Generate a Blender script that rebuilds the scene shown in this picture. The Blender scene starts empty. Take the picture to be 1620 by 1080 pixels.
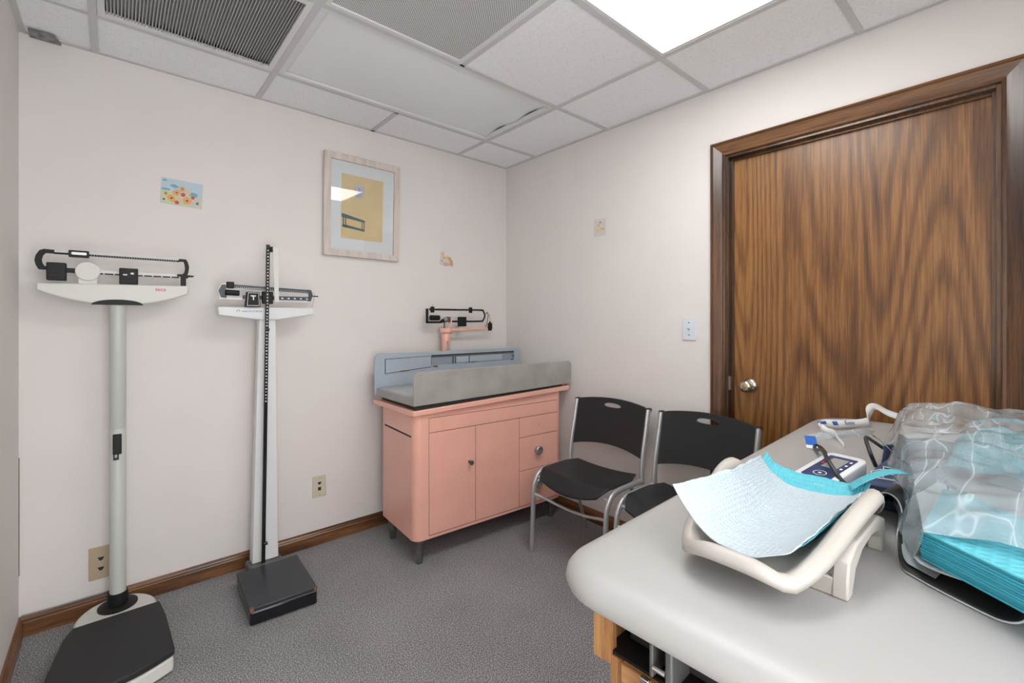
import bpy, bmesh, math, random
from mathutils import Vector, Matrix, noise
random.seed(7)
S = bpy.context.scene
C = S.collection
PI = math.pi
R = math.radians

# ------------------------------------------------------------------ camera
cd = bpy.data.cameras.new('camera'); cam = bpy.data.objects.new('camera', cd); C.objects.link(cam)
YAW = R(48.95)
cam.location = (-2.211, -2.604, 1.242)
cam.rotation_euler = (PI/2, 0, YAW - PI/2)
cd.sensor_fit = 'HORIZONTAL'; cd.sensor_width = 36.0
cd.lens = 722.5/1620*36.0
cd.shift_y = -(540-503.8)/1620
cd.clip_start = 0.02
S.camera = cam

# ------------------------------------------------------------------ light and exposure
H = 2.36
w = bpy.data.worlds.new('world'); S.world = w; w.use_nodes = True
w.node_tree.nodes['Background'].inputs[0].default_value = (0.98, 0.99, 1.0, 1)
w.node_tree.nodes['Background'].inputs[1].default_value = 3.35  # even fill light, let in through the opening added in wall_near
S.view_settings.view_transform = 'Standard'
S.view_settings.look = 'None'
S.view_settings.exposure = 0.86
S.view_settings.gamma = 1.0
S.view_settings.use_curve_mapping = False
LAMP = 5.3          # strength of the lit ceiling fixtures' lenses

# ------------------------------------------------------------------ materials
def mat(name, col, rough=0.6, metal=0.0, bump=0.0, bscale=60.0, vary=0.0, vscale=8.0, spec=0.5, coat=0.0, trans=0.0, sss=0.0):
    m = bpy.data.materials.new(name); m.use_nodes = True
    nt = m.node_tree; b = nt.nodes['Principled BSDF']
    b.inputs['Base Color'].default_value = (*col, 1)
    b.inputs['Roughness'].default_value = rough
    b.inputs['Metallic'].default_value = metal
    b.inputs['Specular IOR Level'].default_value = spec
    b.inputs['Coat Weight'].default_value = coat
    if coat: b.inputs['Coat Roughness'].default_value = 0.12
    tc = nt.nodes.new('ShaderNodeTexCoord')
    if vary > 0:
        n = nt.nodes.new('ShaderNodeTexNoise'); n.inputs['Scale'].default_value = vscale; n.inputs['Detail'].default_value = 5
        nt.links.new(tc.outputs['Object'], n.inputs['Vector'])
        r = nt.nodes.new('ShaderNodeValToRGB')
        r.color_ramp.elements[0].position = 0.3; r.color_ramp.elements[1].position = 0.7
        r.color_ramp.elements[0].color = (*[c*(1-vary) for c in col], 1)
        r.color_ramp.elements[1].color = (*[min(1, c*(1+vary)) for c in col], 1)
        nt.links.new(n.outputs['Fac'], r.inputs['Fac']); nt.links.new(r.outputs['Color'], b.inputs['Base Color'])
    if bump > 0:
        n2 = nt.nodes.new('ShaderNodeTexNoise'); n2.inputs['Scale'].default_value = bscale; n2.inputs['Detail'].default_value = 4
        nt.links.new(tc.outputs['Object'], n2.inputs['Vector'])
        bp = nt.nodes.new('ShaderNodeBump'); bp.inputs['Strength'].default_value = bump; bp.inputs['Distance'].default_value = 0.002
        nt.links.new(n2.outputs['Fac'], bp.inputs['Height']); nt.links.new(bp.outputs['Normal'], b.inputs['Normal'])
    return m

def ramp(nt, stops):
    r = nt.nodes.new('ShaderNodeValToRGB'); cr = r.color_ramp
    while len(cr.elements) < len(stops): cr.elements.new(0.5)
    for e, (p, c) in zip(cr.elements, stops): e.position = p; e.color = (*c, 1)
    return r

def wood(name, dark, mid, light, along='Z', scale=1.0, rough=0.35, coat=0.0, rings=9.0, bump=0.25, freq=3.0):
    """grain lines follow the contours of a stretched noise field, so they form cathedrals; fine pores run along the grain"""
    m = bpy.data.materials.new(name); m.use_nodes = True; nt = m.node_tree; L = nt.links
    b = nt.nodes['Principled BSDF']; b.inputs['Roughness'].default_value = rough
    b.inputs['Coat Weight'].default_value = coat; b.inputs['Coat Roughness'].default_value = 0.2
    tc = nt.nodes.new('ShaderNodeTexCoord')
    def mapped(k):
        mp = nt.nodes.new('ShaderNodeMapping'); st = {'X': (k, 1, 1), 'Y': (1, k, 1), 'Z': (1, 1, k)}[along]
        mp.inputs['Scale'].default_value = [q*scale for q in st]; L.new(tc.outputs['Object'], mp.inputs['Vector']); return mp.outputs[0]
    def noise_(vec, sc_, det, dist=0.0, ro=0.5):
        n = nt.nodes.new('ShaderNodeTexNoise'); n.inputs['Scale'].default_value = sc_; n.inputs['Detail'].default_value = det
        n.inputs['Distortion'].default_value = dist; n.inputs['Roughness'].default_value = ro; L.new(vec, n.inputs['Vector']); return n.outputs['Fac']
    def mth(op, a, k, c=None):
        x = nt.nodes.new('ShaderNodeMath'); x.operation = op; L.new(a, x.inputs[0])
        if isinstance(k, (int, float)): x.inputs[1].default_value = k
        else: L.new(k, x.inputs[1])
        if c is not None:
            if isinstance(c, (int, float)): x.inputs[2].default_value = c
            else: L.new(c, x.inputs[2])
        return x.outputs[0]
    v1 = mapped(0.13); v2 = mapped(0.035)
    field = noise_(v1, freq, 1.0, 0.15)
    ring = mth('SINE', mth('MULTIPLY', field, rings*6.28), 0.0)
    ring = mth('POWER', mth('MULTIPLY_ADD', ring, 0.5, 0.5), 2.0)          # narrow dark lines
    wob = noise_(v2, 55, 3, 0.0, 0.65); pores = noise_(v2, 260, 2); big = noise_(v1, 2.2, 2)
    v = mth('MULTIPLY', ring, -0.20)
    v = mth('MULTIPLY_ADD', wob, 0.75, v); v = mth('MULTIPLY_ADD', pores, 0.50, v); v = mth('MULTIPLY_ADD', big, 0.45, v)
    r = ramp(nt, [(0.42, dark), (0.72, mid), (1.0, light)])
    L.new(v, r.inputs['Fac']); L.new(r.outputs['Color'], b.inputs['Base Color'])
    bp = nt.nodes.new('ShaderNodeBump'); bp.inputs['Strength'].default_value = bump; bp.inputs['Distance'].default_value = 0.0006
    L.new(v, bp.inputs['Height']); L.new(bp.outputs['Normal'], b.inputs['Normal'])
    return m

def carpet():
    m = bpy.data.materials.new('carpet'); m.use_nodes = True; nt = m.node_tree; L = nt.links
    b = nt.nodes['Principled BSDF']; b.inputs['Roughness'].default_value = 1.0; b.inputs['Specular IOR Level'].default_value = 0.1
    tc = nt.nodes.new('ShaderNodeTexCoord')
    n = nt.nodes.new('ShaderNodeTexNoise'); n.inputs['Scale'].default_value = 230; n.inputs['Detail'].default_value = 2; n.inputs['Roughness'].default_value = 0.7
    L.new(tc.outputs['Object'], n.inputs['Vector'])
    r = ramp(nt, [(0.34, (0.09, 0.09, 0.095)), (0.5, (0.27, 0.268, 0.275)), (0.66, (0.62, 0.62, 0.635))])
    L.new(n.outputs['Fac'], r.inputs['Fac'])
    n2 = nt.nodes.new('ShaderNodeTexNoise'); n2.inputs['Scale'].default_value = 3; n2.inputs['Detail'].default_value = 4
    L.new(tc.outputs['Object'], n2.inputs['Vector'])
    r2 = ramp(nt, [(0.3, (0.85, 0.84, 0.83)), (0.7, (1, 1, 1))]); L.new(n2.outputs['Fac'], r2.inputs['Fac'])
    mx = nt.nodes.new('ShaderNodeMixRGB'); mx.blend_type = 'MULTIPLY'; mx.inputs[0].default_value = 1
    L.new(r.outputs[0], mx.inputs[1]); L.new(r2.outputs[0], mx.inputs[2]); L.new(mx.outputs[0], b.inputs['Base Color'])
    bp = nt.nodes.new('ShaderNodeBump'); bp.inputs['Strength'].default_value = 0.8; bp.inputs['Distance'].default_value = 0.004
    L.new(n.outputs['Fac'], bp.inputs['Height']); L.new(bp.outputs['Normal'], b.inputs['Normal'])
    return m

def speckled_tile():
    m = bpy.data.materials.new('mineral_tile'); m.use_nodes = True; nt = m.node_tree; L = nt.links
    b = nt.nodes['Principled BSDF']; b.inputs['Roughness'].default_value = 0.95
    tc = nt.nodes.new('ShaderNodeTexCoord')
    n = nt.nodes.new('ShaderNodeTexNoise'); n.inputs['Scale'].default_value = 150; n.inputs['Detail'].default_value = 3
    L.new(tc.outputs['Object'], n.inputs['Vector'])
    r = ramp(nt, [(0.30, (0.76, 0.77, 0.775)), (0.42, (0.86, 0.868, 0.875)), (0.7, (0.90, 0.91, 0.92))])
    L.new(n.outputs['Fac'], r.inputs['Fac']); L.new(r.outputs[0], b.inputs['Base Color'])
    bp = nt.nodes.new('ShaderNodeBump'); bp.inputs['Strength'].default_value = 0.2; bp.inputs['Distance'].default_value = 0.002
    L.new(n.outputs['Fac'], bp.inputs['Height']); L.new(bp.outputs['Normal'], b.inputs['Normal'])
    return m

def perforated():
    m = bpy.data.materials.new('perforated_steel'); m.use_nodes = True; nt = m.node_tree; L = nt.links
    b = nt.nodes['Principled BSDF']; b.inputs['Roughness'].default_value = 0.5
    tc = nt.nodes.new('ShaderNodeTexCoord'); mp = nt.nodes.new('ShaderNodeMapping')
    mp.inputs['Rotation'].default_value = (0, 0, R(45)); L.new(tc.outputs['Object'], mp.inputs['Vector'])
    sp = nt.nodes.new('ShaderNodeSeparateXYZ'); L.new(mp.outputs[0], sp.inputs[0])
    o = []
    for k in (0, 1):
        a = nt.nodes.new('ShaderNodeMath'); a.operation = 'MULTIPLY'; a.inputs[1].default_value = 6.283/0.0078; L.new(sp.outputs[k], a.inputs[0])
        s = nt.nodes.new('ShaderNodeMath'); s.operation = 'COSINE'; L.new(a.outputs[0], s.inputs[0]); o.append(s.outputs[0])
    ad = nt.nodes.new('ShaderNodeMath'); L.new(o[0], ad.inputs[0]); L.new(o[1], ad.inputs[1])
    r = ramp(nt, [(0.40, (0.62, 0.62, 0.62)), (0.75, (0.10, 0.10, 0.10))]); L.new(ad.outputs[0], r.inputs['Fac'])
    L.new(r.outputs[0], b.inputs['Base Color'])
    return m

def emit(name, col, st, hatch=False):
    m = bpy.data.materials.new(name); m.use_nodes = True; nt = m.node_tree; L = nt.links
    for n in list(nt.nodes): nt.nodes.remove(n)
    out = nt.nodes.new('ShaderNodeOutputMaterial'); e = nt.nodes.new('ShaderNodeEmission')
    e.inputs[0].default_value = (*col, 1); e.inputs[1].default_value = st
    L.new(e.outputs[0], out.inputs[0]); return m

def bag_plastic():
    m = bpy.data.materials.new('clear_plastic_film'); m.use_nodes = True; nt = m.node_tree; L = nt.links
    for n in list(nt.nodes): nt.nodes.remove(n)
    out = nt.nodes.new('ShaderNodeOutputMaterial')
    tr = nt.nodes.new('ShaderNodeBsdfTransparent'); tr.inputs[0].default_value = (0.97, 0.985, 0.99, 1)
    gl = nt.nodes.new('ShaderNodeBsdfGlossy'); gl.inputs['Roughness'].default_value = 0.2
    df = nt.nodes.new('ShaderNodeBsdfDiffuse'); df.inputs[0].default_value = (0.62, 0.74, 0.80, 1)
    tc = nt.nodes.new('ShaderNodeTexCoord')
    n = nt.nodes.new('ShaderNodeTexNoise'); n.inputs['Scale'].default_value = 7; n.inputs['Detail'].default_value = 2; n.inputs['Distortion'].default_value = 0.2
    mpa = nt.nodes.new('ShaderNodeMapping'); mpa.inputs['Rotation'].default_value = (0.2, 0.5, -0.9); mpa.inputs['Scale'].default_value = (0.25, 1.4, 1)
    L.new(tc.outputs['Object'], mpa.inputs['Vector']); L.new(mpa.outputs[0], n.inputs['Vector'])
    # milky lines painted as crease highlights where the noise crosses its middle value
    a = nt.nodes.new('ShaderNodeMath'); a.operation = 'SUBTRACT'; a.inputs[1].default_value = 0.5; L.new(n.outputs['Fac'], a.inputs[0])
    ab = nt.nodes.new('ShaderNodeMath'); ab.operation = 'ABSOLUTE'; L.new(a.outputs[0], ab.inputs[0])
    r = ramp(nt, [(0.0, (0.62, 0.62, 0.62)), (0.006, (0.36, 0.36, 0.36)), (0.05, (0.28, 0.28, 0.28)), (0.25, (0.17, 0.17, 0.17))]); 
    nb = nt.nodes.new('ShaderNodeTexNoise'); nb.inputs['Scale'].default_value = 13; nb.inputs['Detail'].default_value = 1; nb.inputs['Distortion'].default_value = 0.1
    mpb = nt.nodes.new('ShaderNodeMapping'); mpb.inputs['Rotation'].default_value = (0.3, 0.2, 0.6); mpb.inputs['Scale'].default_value = (0.16, 1.2, 1)
    L.new(tc.outputs['Object'], mpb.inputs['Vector']); L.new(mpb.outputs[0], nb.inputs['Vector'])
    a2 = nt.nodes.new('ShaderNodeMath'); a2.operation = 'SUBTRACT'; a2.inputs[1].default_value = 0.5; L.new(nb.outputs['Fac'], a2.inputs[0])
    ab2 = nt.nodes.new('ShaderNodeMath'); ab2.operation = 'ABSOLUTE'; L.new(a2.outputs[0], ab2.inputs[0])
    mn = nt.nodes.new('ShaderNodeMath'); mn.operation = 'MINIMUM'; L.new(ab.outputs[0], mn.inputs[0]); L.new(ab2.outputs[0], mn.inputs[1])
    L.new(mn.outputs[0], r.inputs['Fac'])
    bp = nt.nodes.new('ShaderNodeBump'); bp.inputs['Strength'].default_value = 0.6; bp.inputs['Distance'].default_value = 0.008
    L.new(n.outputs['Fac'], bp.inputs['Height']); L.new(bp.outputs['Normal'], gl.inputs['Normal'])
    fr = nt.nodes.new('ShaderNodeFresnel'); fr.inputs['IOR'].default_value = 1.5
    m1 = nt.nodes.new('ShaderNodeMixShader'); L.new(r.outputs[0], m1.inputs[0]); L.new(tr.outputs[0], m1.inputs[1]); L.new(df.outputs[0], m1.inputs[2])
    m2 = nt.nodes.new('ShaderNodeMixShader'); L.new(fr.outputs[0], m2.inputs[0]); L.new(m1.outputs[0], m2.inputs[1]); L.new(gl.outputs[0], m2.inputs[2])
    L.new(m2.outputs[0], out.inputs[0]); return m

def pad_fabric(name, col, quilt, sss=0.0):
    m = bpy.data.materials.new(name); m.use_nodes = True; nt = m.node_tree; L = nt.links
    b = nt.nodes['Principled BSDF']; b.inputs['Roughness'].default_value = 0.8; b.inputs['Base Color'].default_value = (*col, 1)
    tc = nt.nodes.new('ShaderNodeTexCoord'); sp = nt.nodes.new('ShaderNodeSeparateXYZ'); L.new(tc.outputs['UV'], sp.inputs[0])
    o = []
    for k, p in ((0, quilt), (1, quilt)):
        a = nt.nodes.new('ShaderNodeMath'); a.operation = 'MULTIPLY'; a.inputs[1].default_value = 6.283*p; L.new(sp.outputs[k], a.inputs[0])
        s = nt.nodes.new('ShaderNodeMath'); s.operation = 'COSINE'; L.new(a.outputs[0], s.inputs[0]); o.append(s.outputs[0])
    mx = nt.nodes.new('ShaderNodeMath'); mx.operation = 'MAXIMUM'; L.new(o[0], mx.inputs[0]); L.new(o[1], mx.inputs[1])
    n = nt.nodes.new('ShaderNodeTexNoise'); n.inputs['Scale'].default_value = 40; L.new(tc.outputs['Object'], n.inputs['Vector'])
    ad = nt.nodes.new('ShaderNodeMath'); ad.operation = 'MULTIPLY_ADD'; ad.inputs[1].default_value = 3.6
    L.new(n.outputs['Fac'], ad.inputs[0]); L.new(mx.outputs[0], ad.inputs[2])
    bp = nt.nodes.new('ShaderNodeBump'); bp.inputs['Strength'].default_value = 0.5; bp.inputs['Distance'].default_value = 0.0015
    L.new(ad.outputs[0], bp.inputs['Height']); L.new(bp.outputs['Normal'], b.inputs['Normal'])
    return m

M = {}
M['wall'] = mat('painted_wall', (0.735, 0.70, 0.678), 0.75, bump=0.15, bscale=90, vary=0.02, vscale=3)
M['oak_dark'] = wood('dark_oak', (0.045, 0.018, 0.006), (0.165, 0.066, 0.016), (0.31, 0.145, 0.044), 'Z', 1.0, 0.40, 0.22, 34, 0.35, 2.0)
M['oak_trim_z'] = wood('dark_oak_trim_upright', (0.012, 0.006, 0.003), (0.060, 0.025, 0.010), (0.16, 0.070, 0.024), 'Z', 1.5, 0.3, 0.4, 3, 0.12)
M['oak_trim_y'] = wood('dark_oak_trim_level', (0.015, 0.007, 0.003), (0.095, 0.041, 0.015), (0.21, 0.095, 0.034), 'Y', 1.5, 0.3, 0.4, 3, 0.12)
M['oak_base_x'] = wood('dark_oak_baseboard', (0.020, 0.009, 0.004), (0.13, 0.052, 0.018), (0.27, 0.12, 0.042), 'X', 2.0, 0.4, 0.3, 6, 0.4)
M['oak_base_y'] = wood('dark_oak_baseboard_side', (0.020, 0.009, 0.004), (0.13, 0.052, 0.018), (0.27, 0.12, 0.042), 'Y', 2.0, 0.4, 0.3, 6, 0.4)
M['oak_light_z'] = wood('golden_oak_upright', (0.13, 0.052, 0.018), (0.33, 0.155, 0.055), (0.47, 0.25, 0.10), 'Z', 4.0, 0.5, 0.2, 5, 0.4)
M['oak_light_y'] = wood('golden_oak_level', (0.13, 0.052, 0.018), (0.33, 0.155, 0.055), (0.47, 0.25, 0.10), 'Y', 4.0, 0.5, 0.2, 7, 0.4)
M['carpet'] = carpet()
M['tile'] = speckled_tile()
M['grid'] = mat('grid_steel', (0.58, 0.58, 0.58), 0.5)
M['white_frame'] = mat('white_frame_steel', (0.72, 0.72, 0.715), 0.45)
M['lens_off'] = mat('unlit_acrylic', (0.80, 0.82, 0.83), 0.35)
M['lens_on'] = emit('lit_acrylic', (1.0, 0.985, 0.965), LAMP)
M['perf'] = perforated()
M['louvre'] = mat('louvre_grey', (0.62, 0.62, 0.62), 0.5)
M['duct'] = mat('dark_duct', (0.30, 0.30, 0.30), 0.9)
M['black'] = mat('black_plastic', (0.008, 0.008, 0.009), 0.5, bump=0.1, bscale=400, spec=0.3)
M['chair_black'] = mat('chair_black_plastic', (0.011, 0.013, 0.016), 0.36, bump=0.25, bscale=500)
M['silver'] = mat('silver_powder_coat', (0.50, 0.52, 0.54), 0.35, 0.6)
M['white_paint'] = mat('white_enamel', (0.72, 0.735, 0.74), 0.4)
M['offwhite'] = mat('cream_plastic', (0.66, 0.655, 0.62), 0.45)
M['column'] = mat('pale_green_grey_paint', (0.52, 0.545, 0.51), 0.4)
M['rubber'] = mat('rubber_mat', (0.022, 0.023, 0.024), 0.6, bump=0.3, bscale=300, spec=0.35)
M['blk_enamel'] = mat('black_enamel', (0.006, 0.007, 0.010), 0.22, coat=0.3)
M['slate_top'] = mat('slate_painted_top', (0.026, 0.029, 0.036), 0.4, vary=0.15, vscale=9)
M['steel'] = mat('brushed_steel', (0.42, 0.42, 0.42), 0.35, 0.85)
M['chrome'] = mat('chrome', (0.75, 0.75, 0.74), 0.15, 1.0)
M['nickel'] = mat('satin_nickel', (0.62, 0.57, 0.48), 0.22, 1.0)
M['darksteel'] = mat('tarnished_steel', (0.15, 0.15, 0.145), 0.4, 0.6, vary=0.3, vscale=25)
M['markings'] = mat('white_markings', (0.75, 0.75, 0.75), 0.6)
M['red_print'] = mat('red_print', (0.55, 0.02, 0.03), 0.5)
M['blue_print'] = mat('blue_print', (0.03, 0.10, 0.30), 0.5)
M['pink'] = mat('salmon_enamel', (0.82, 0.435, 0.345), 0.32, vary=0.04, vscale=5, coat=0.25)
M['pink_gap'] = mat('dark_seam', (0.10, 0.035, 0.025), 0.8)
M['tray_grey'] = mat('worn_grey_steel', (0.36, 0.35, 0.325), 0.42, 0.1, vary=0.14, vscale=7)
M['tray_bed'] = mat('grey_tray_bed', (0.46, 0.475, 0.48), 0.3, 0.1, vary=0.05, vscale=7)
M['blue_grey'] = mat('blue_grey_enamel', (0.36, 0.405, 0.46), 0.4, vary=0.05, vscale=8)
M['rust'] = mat('rust', (0.20, 0.10, 0.055), 0.9)
M['beige_plate'] = mat('beige_wall_plate', (0.46, 0.37, 0.25), 0.45)
M['cream_plate'] = mat('cream_wall_plate', (0.60, 0.55, 0.42), 0.45)
M['white_plate'] = mat('white_switch_plate', (0.66, 0.71, 0.77), 0.4)
M['ink'] = mat('dark_slot', (0.02, 0.018, 0.016), 0.7)
M['vinyl'] = mat('grey_vinyl', (0.375, 0.37, 0.365), 0.38, bump=0.08, bscale=400)
M['scale_beige'] = mat('warm_white_plastic', (0.43, 0.405, 0.37), 0.42)
M['pad_white'] = pad_fabric('white_quilted_pad', (0.46, 0.535, 0.58), 34)
M['pad_blue'] = pad_fabric('turquoise_pad', (0.10, 0.45, 0.54), 30)
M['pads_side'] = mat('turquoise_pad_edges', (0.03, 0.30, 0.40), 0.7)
M['navy'] = mat('navy_fabric', (0.035, 0.055, 0.11), 0.75, bump=0.3, bscale=200)
M['navy_panel'] = mat('navy_panel', (0.02, 0.045, 0.12), 0.3)
M['lcd'] = mat('grey_lcd', (0.28, 0.28, 0.27), 0.3)
M['device'] = mat('white_device_plastic', (0.74, 0.77, 0.80), 0.35)
M['tube'] = mat('black_rubber_tube', (0.02, 0.022, 0.024), 0.45)
M['sheet_top'] = mat('grey_sheet_top', (0.50, 0.55, 0.57), 0.45)
M['sheet_dark'] = mat('dark_sheet_underside', (0.035, 0.034, 0.033), 0.5)
M['strap'] = mat('white_strap', (0.74, 0.75, 0.76), 0.6)
M['film'] = bag_plastic()
M['frame_wood'] = wood('whitewashed_wood', (0.50, 0.42, 0.37), (0.60, 0.52, 0.47), (0.68, 0.61, 0.56), 'Z', 5, 0.6, 0, 4, 0.15)
M['matboard'] = mat('white_matboard', (0.74, 0.77, 0.78), 0.9)
M['print_yellow'] = mat('pale_yellow_print', (0.72, 0.57, 0.33), 0.9, vary=0.05, vscale=10)
M['teal_print'] = mat('teal_print', (0.10, 0.17, 0.18), 0.9)
gm = bpy.data.materials.new('picture_glass'); gm.use_nodes = True
_nt = gm.node_tree
for n_ in list(_nt.nodes): _nt.nodes.remove(n_)
_o = _nt.nodes.new('ShaderNodeOutputMaterial'); _t = _nt.nodes.new('ShaderNodeBsdfTransparent'); _g = _nt.nodes.new('ShaderNodeBsdfGlossy'); _g.inputs['Roughness'].default_value = 0.01
_f = _nt.nodes.new('ShaderNodeFresnel'); _f.inputs[0].default_value = 1.5; _x = _nt.nodes.new('ShaderNodeMixShader')
_nt.links.new(_f.outputs[0], _x.inputs[0]); _nt.links.new(_t.outputs[0], _x.inputs[1]); _nt.links.new(_g.outputs[0], _x.inputs[2]); _nt.links.new(_x.outputs[0], _o.inputs[0])
M['glass'] = gm

# ------------------------------------------------------------------ object helpers
def pm(o):
    return Matrix.LocRotScale(o.location, o.rotation_euler, None)
def thing(name, label, cat, loc=(0, 0, 0), rz=0.0, group=None, rot=None):
    o = bpy.data.objects.new(name, None); C.objects.link(o)
    o.empty_display_size = 0.05
    o.location = loc; o.rotation_euler = rot if rot else (0, 0, rz)
    o['label'] = label; o['category'] = cat
    if group: o['group'] = group
    return o
def tag(o, label, cat, group=None):
    o['label'] = label; o['category'] = cat
    if group: o['group'] = group
    return o
def world_matrix(o):
    m = pm(o)
    while o.parent: o = o.parent; m = pm(o) @ m
    return m
def obj(name, bm, m, parent=None, world=False, bevel=0.0, smooth=True, seg=2, label=None, ang=35, solid=0.0, sub=0, soff=-1):
    if parent and world: bm.transform(world_matrix(parent).inverted())
    bmesh.ops.recalc_face_normals(bm, faces=bm.faces[:]) if not getattr(bm, '_keep', False) and solid == 0 else None
    me = bpy.data.meshes.new(name)
    bm.to_mesh(me); bm.free()
    ms = m if isinstance(m, (list, tuple)) else [m]
    for k in ms: me.materials.append(M[k] if isinstance(k, str) else k)
    if smooth:
        for p in me.polygons: p.use_smooth = True
        me.set_sharp_from_angle(angle=R(ang))
    o = bpy.data.objects.new(name, me); C.objects.link(o)
    if parent: o.parent = parent
    if solid:
        s = o.modifiers.new('solid', 'SOLIDIFY'); s.thickness = solid; s.offset = soff
        if len(ms) > 1: s.material_offset = 1; s.material_offset_rim = 0
    if bevel:
        b = o.modifiers.new('bevel', 'BEVEL'); b.width = bevel; b.segments = seg; b.limit_method = 'ANGLE'; b.angle_limit = R(40); b.harden_normals = False
    if sub:
        s = o.modifiers.new('sub', 'SUBSURF'); s.levels = sub; s.render_levels = sub
    if label: o['label'] = label
    return o
def struct(o): o['kind'] = 'structure'; return o
def BM(): return bmesh.new()
def box(bm, lo, hi):
    x0, y0, z0 = lo; x1, y1, z1 = hi
    v = [bm.verts.new(p) for p in ((x0,y0,z0),(x1,y0,z0),(x1,y1,z0),(x0,y1,z0),(x0,y0,z1),(x1,y0,z1),(x1,y1,z1),(x0,y1,z1))]
    for f in ((0,3,2,1),(4,5,6,7),(0,1,5,4),(1,2,6,5),(2,3,7,6),(3,0,4,7)): bm.faces.new([v[i] for i in f])
    return bm
def hexa(bm, pts):
    v = [bm.verts.new(p) for p in pts]
    for f in ((0,3,2,1),(4,5,6,7),(0,1,5,4),(1,2,6,5),(2,3,7,6),(3,0,4,7)): bm.faces.new([v[i] for i in f])
    return bm
def frame_of(d):
    d = Vector(d).normalized(); a = Vector((0, 0, 1)) if abs(d.z) < 0.9 else Vector((1, 0, 0))
    u = d.cross(a).normalized(); return u, d.cross(u).normalized()
def cyl(bm, p0, p1, r0, r1=None, n=20, caps=True):
    r1 = r0 if r1 is None else r1
    p0 = Vector(p0); p1 = Vector(p1); u, v = frame_of(p1-p0)
    a = [bm.verts.new(p0+(u*math.cos(t)+v*math.sin(t))*r0) for t in [2*PI*i/n for i in range(n)]]
    b = [bm.verts.new(p1+(u*math.cos(t)+v*math.sin(t))*r1) for t in [2*PI*i/n for i in range(n)]]
    for i in range(n): bm.faces.new((a[i], a[(i+1)%n], b[(i+1)%n], b[i]))
    if caps: bm.faces.new(a[::-1]); bm.faces.new(b)
    return bm
def lathe(bm, prof, c=(0, 0, 0), axis='Z', n=28):
    rings = []
    for r, h in prof:
        ring = []
        for i in range(n):
            t = 2*PI*i/n; a, b = r*math.cos(t), r*math.sin(t)
            p = {'Z': (a, b, h), 'X': (h, a, b), 'Y': (a, h, b)}[axis]
            ring.append(bm.verts.new(Vector(p)+Vector(c)))
        rings.append(ring)
    for a, b in zip(rings, rings[1:]):
        for i in range(n): bm.faces.new((a[i], a[(i+1)%n], b[(i+1)%n], b[i]))
    bm.faces.new(rings[0][::-1]); bm.faces.new(rings[-1])
    return bm
def smooth_path(pts, n=6):
    pts = [Vector(p) for p in pts]; out = []
    P = [2*pts[0]-pts[1]]+pts+[2*pts[-1]-pts[-2]]
    for i in range(1, len(P)-2):
        for k in range(n):
            t = k/n
            out.append(0.5*((2*P[i])+(P[i+1]-P[i-1])*t+(2*P[i-1]-5*P[i]+4*P[i+1]-P[i+2])*t*t+(3*P[i]-P[i-1]-3*P[i+1]+P[i+2])*t**3))
    out.append(pts[-1]); return out
def tube(bm, pts, ru, rv=None, n=12, side=None, sm=6):
    """sweep an ellipse (ru across side, rv the other way) along a smoothed path"""
    rv = ru if rv is None else rv
    P = smooth_path(pts, sm) if sm else [Vector(p) for p in pts]
    rings = []; prev = None
    for i, p in enumerate(P):
        d = (P[min(i+1, len(P)-1)]-P[max(i-1, 0)]).normalized()
        if side is not None: u = (Vector(side)-d*Vector(side).dot(d)).normalized()
        else:
            u = frame_of(d)[0] if prev is None else (prev-d*prev.dot(d)).normalized()
        prev = u; v = d.cross(u)
        rings.append([bm.verts.new(p+u*math.cos(t)*ru+v*math.sin(t)*rv) for t in [2*PI*k/n for k in range(n)]])
    for a, b in zip(rings, rings[1:]):
        for i in range(n): bm.faces.new((a[i], a[(i+1)%n], b[(i+1)%n], b[i]))
    bm.faces.new(rings[0][::-1]); bm.faces.new(rings[-1])
    return bm
def prism(bm, poly, a, b, axis='Y'):
    """extrude a 2-D polygon between two positions on an axis; poly is (x,z) for Y, (y,z) for X, (x,y) for Z"""
    def P(p, h): return {'Y': (p[0], h, p[1]), 'X': (h, p[0], p[1]), 'Z': (p[0], p[1], h)}[axis]
    A = [bm.verts.new(P(p, a)) for p in poly]; B = [bm.verts.new(P(p, b)) for p in poly]
    n = len(poly)
    for i in range(n): bm.faces.new((A[i], A[(i+1)%n], B[(i+1)%n], B[i]))
    bm.faces.new(A[::-1]); bm.faces.new(B); return bm
def rrect(x0, y0, x1, y1, r, n=6):
    rs = r if isinstance(r, (list, tuple)) else [r]*4   # corners: (x1,y1),(x0,y1),(x0,y0),(x1,y0)
    out = []
    for (cx, cy, a0), q in zip(((x1, y1, 0), (x0, y1, 90), (x0, y0, 180), (x1, y0, 270)), rs):
        sx = -1 if cx == x1 else 1; sy = -1 if cy == y1 else 1
        if q <= 0: out.append((cx, cy)); continue
        for k in range(n+1):
            t = R(a0+90*k/n); out.append((cx+sx*q+q*math.cos(t), cy+sy*q+q*math.sin(t)))
    return out
def grid(bm, f, nu, nv, uv=True):
    V = [[bm.verts.new(f(i/nu, j/nv)) for j in range(nv+1)] for i in range(nu+1)]
    L = bm.loops.layers.uv.new('uv') if uv else None
    for i in range(nu):
        for j in range(nv):
            fc = bm.faces.new((V[i][j], V[i+1][j], V[i+1][j+1], V[i][j+1]))
            if L:
                for lp, (a, b) in zip(fc.loops, ((i, j), (i+1, j), (i+1, j+1), (i, j+1))): lp[L].uv = (a/nu, b/nv)
    return bm
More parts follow.
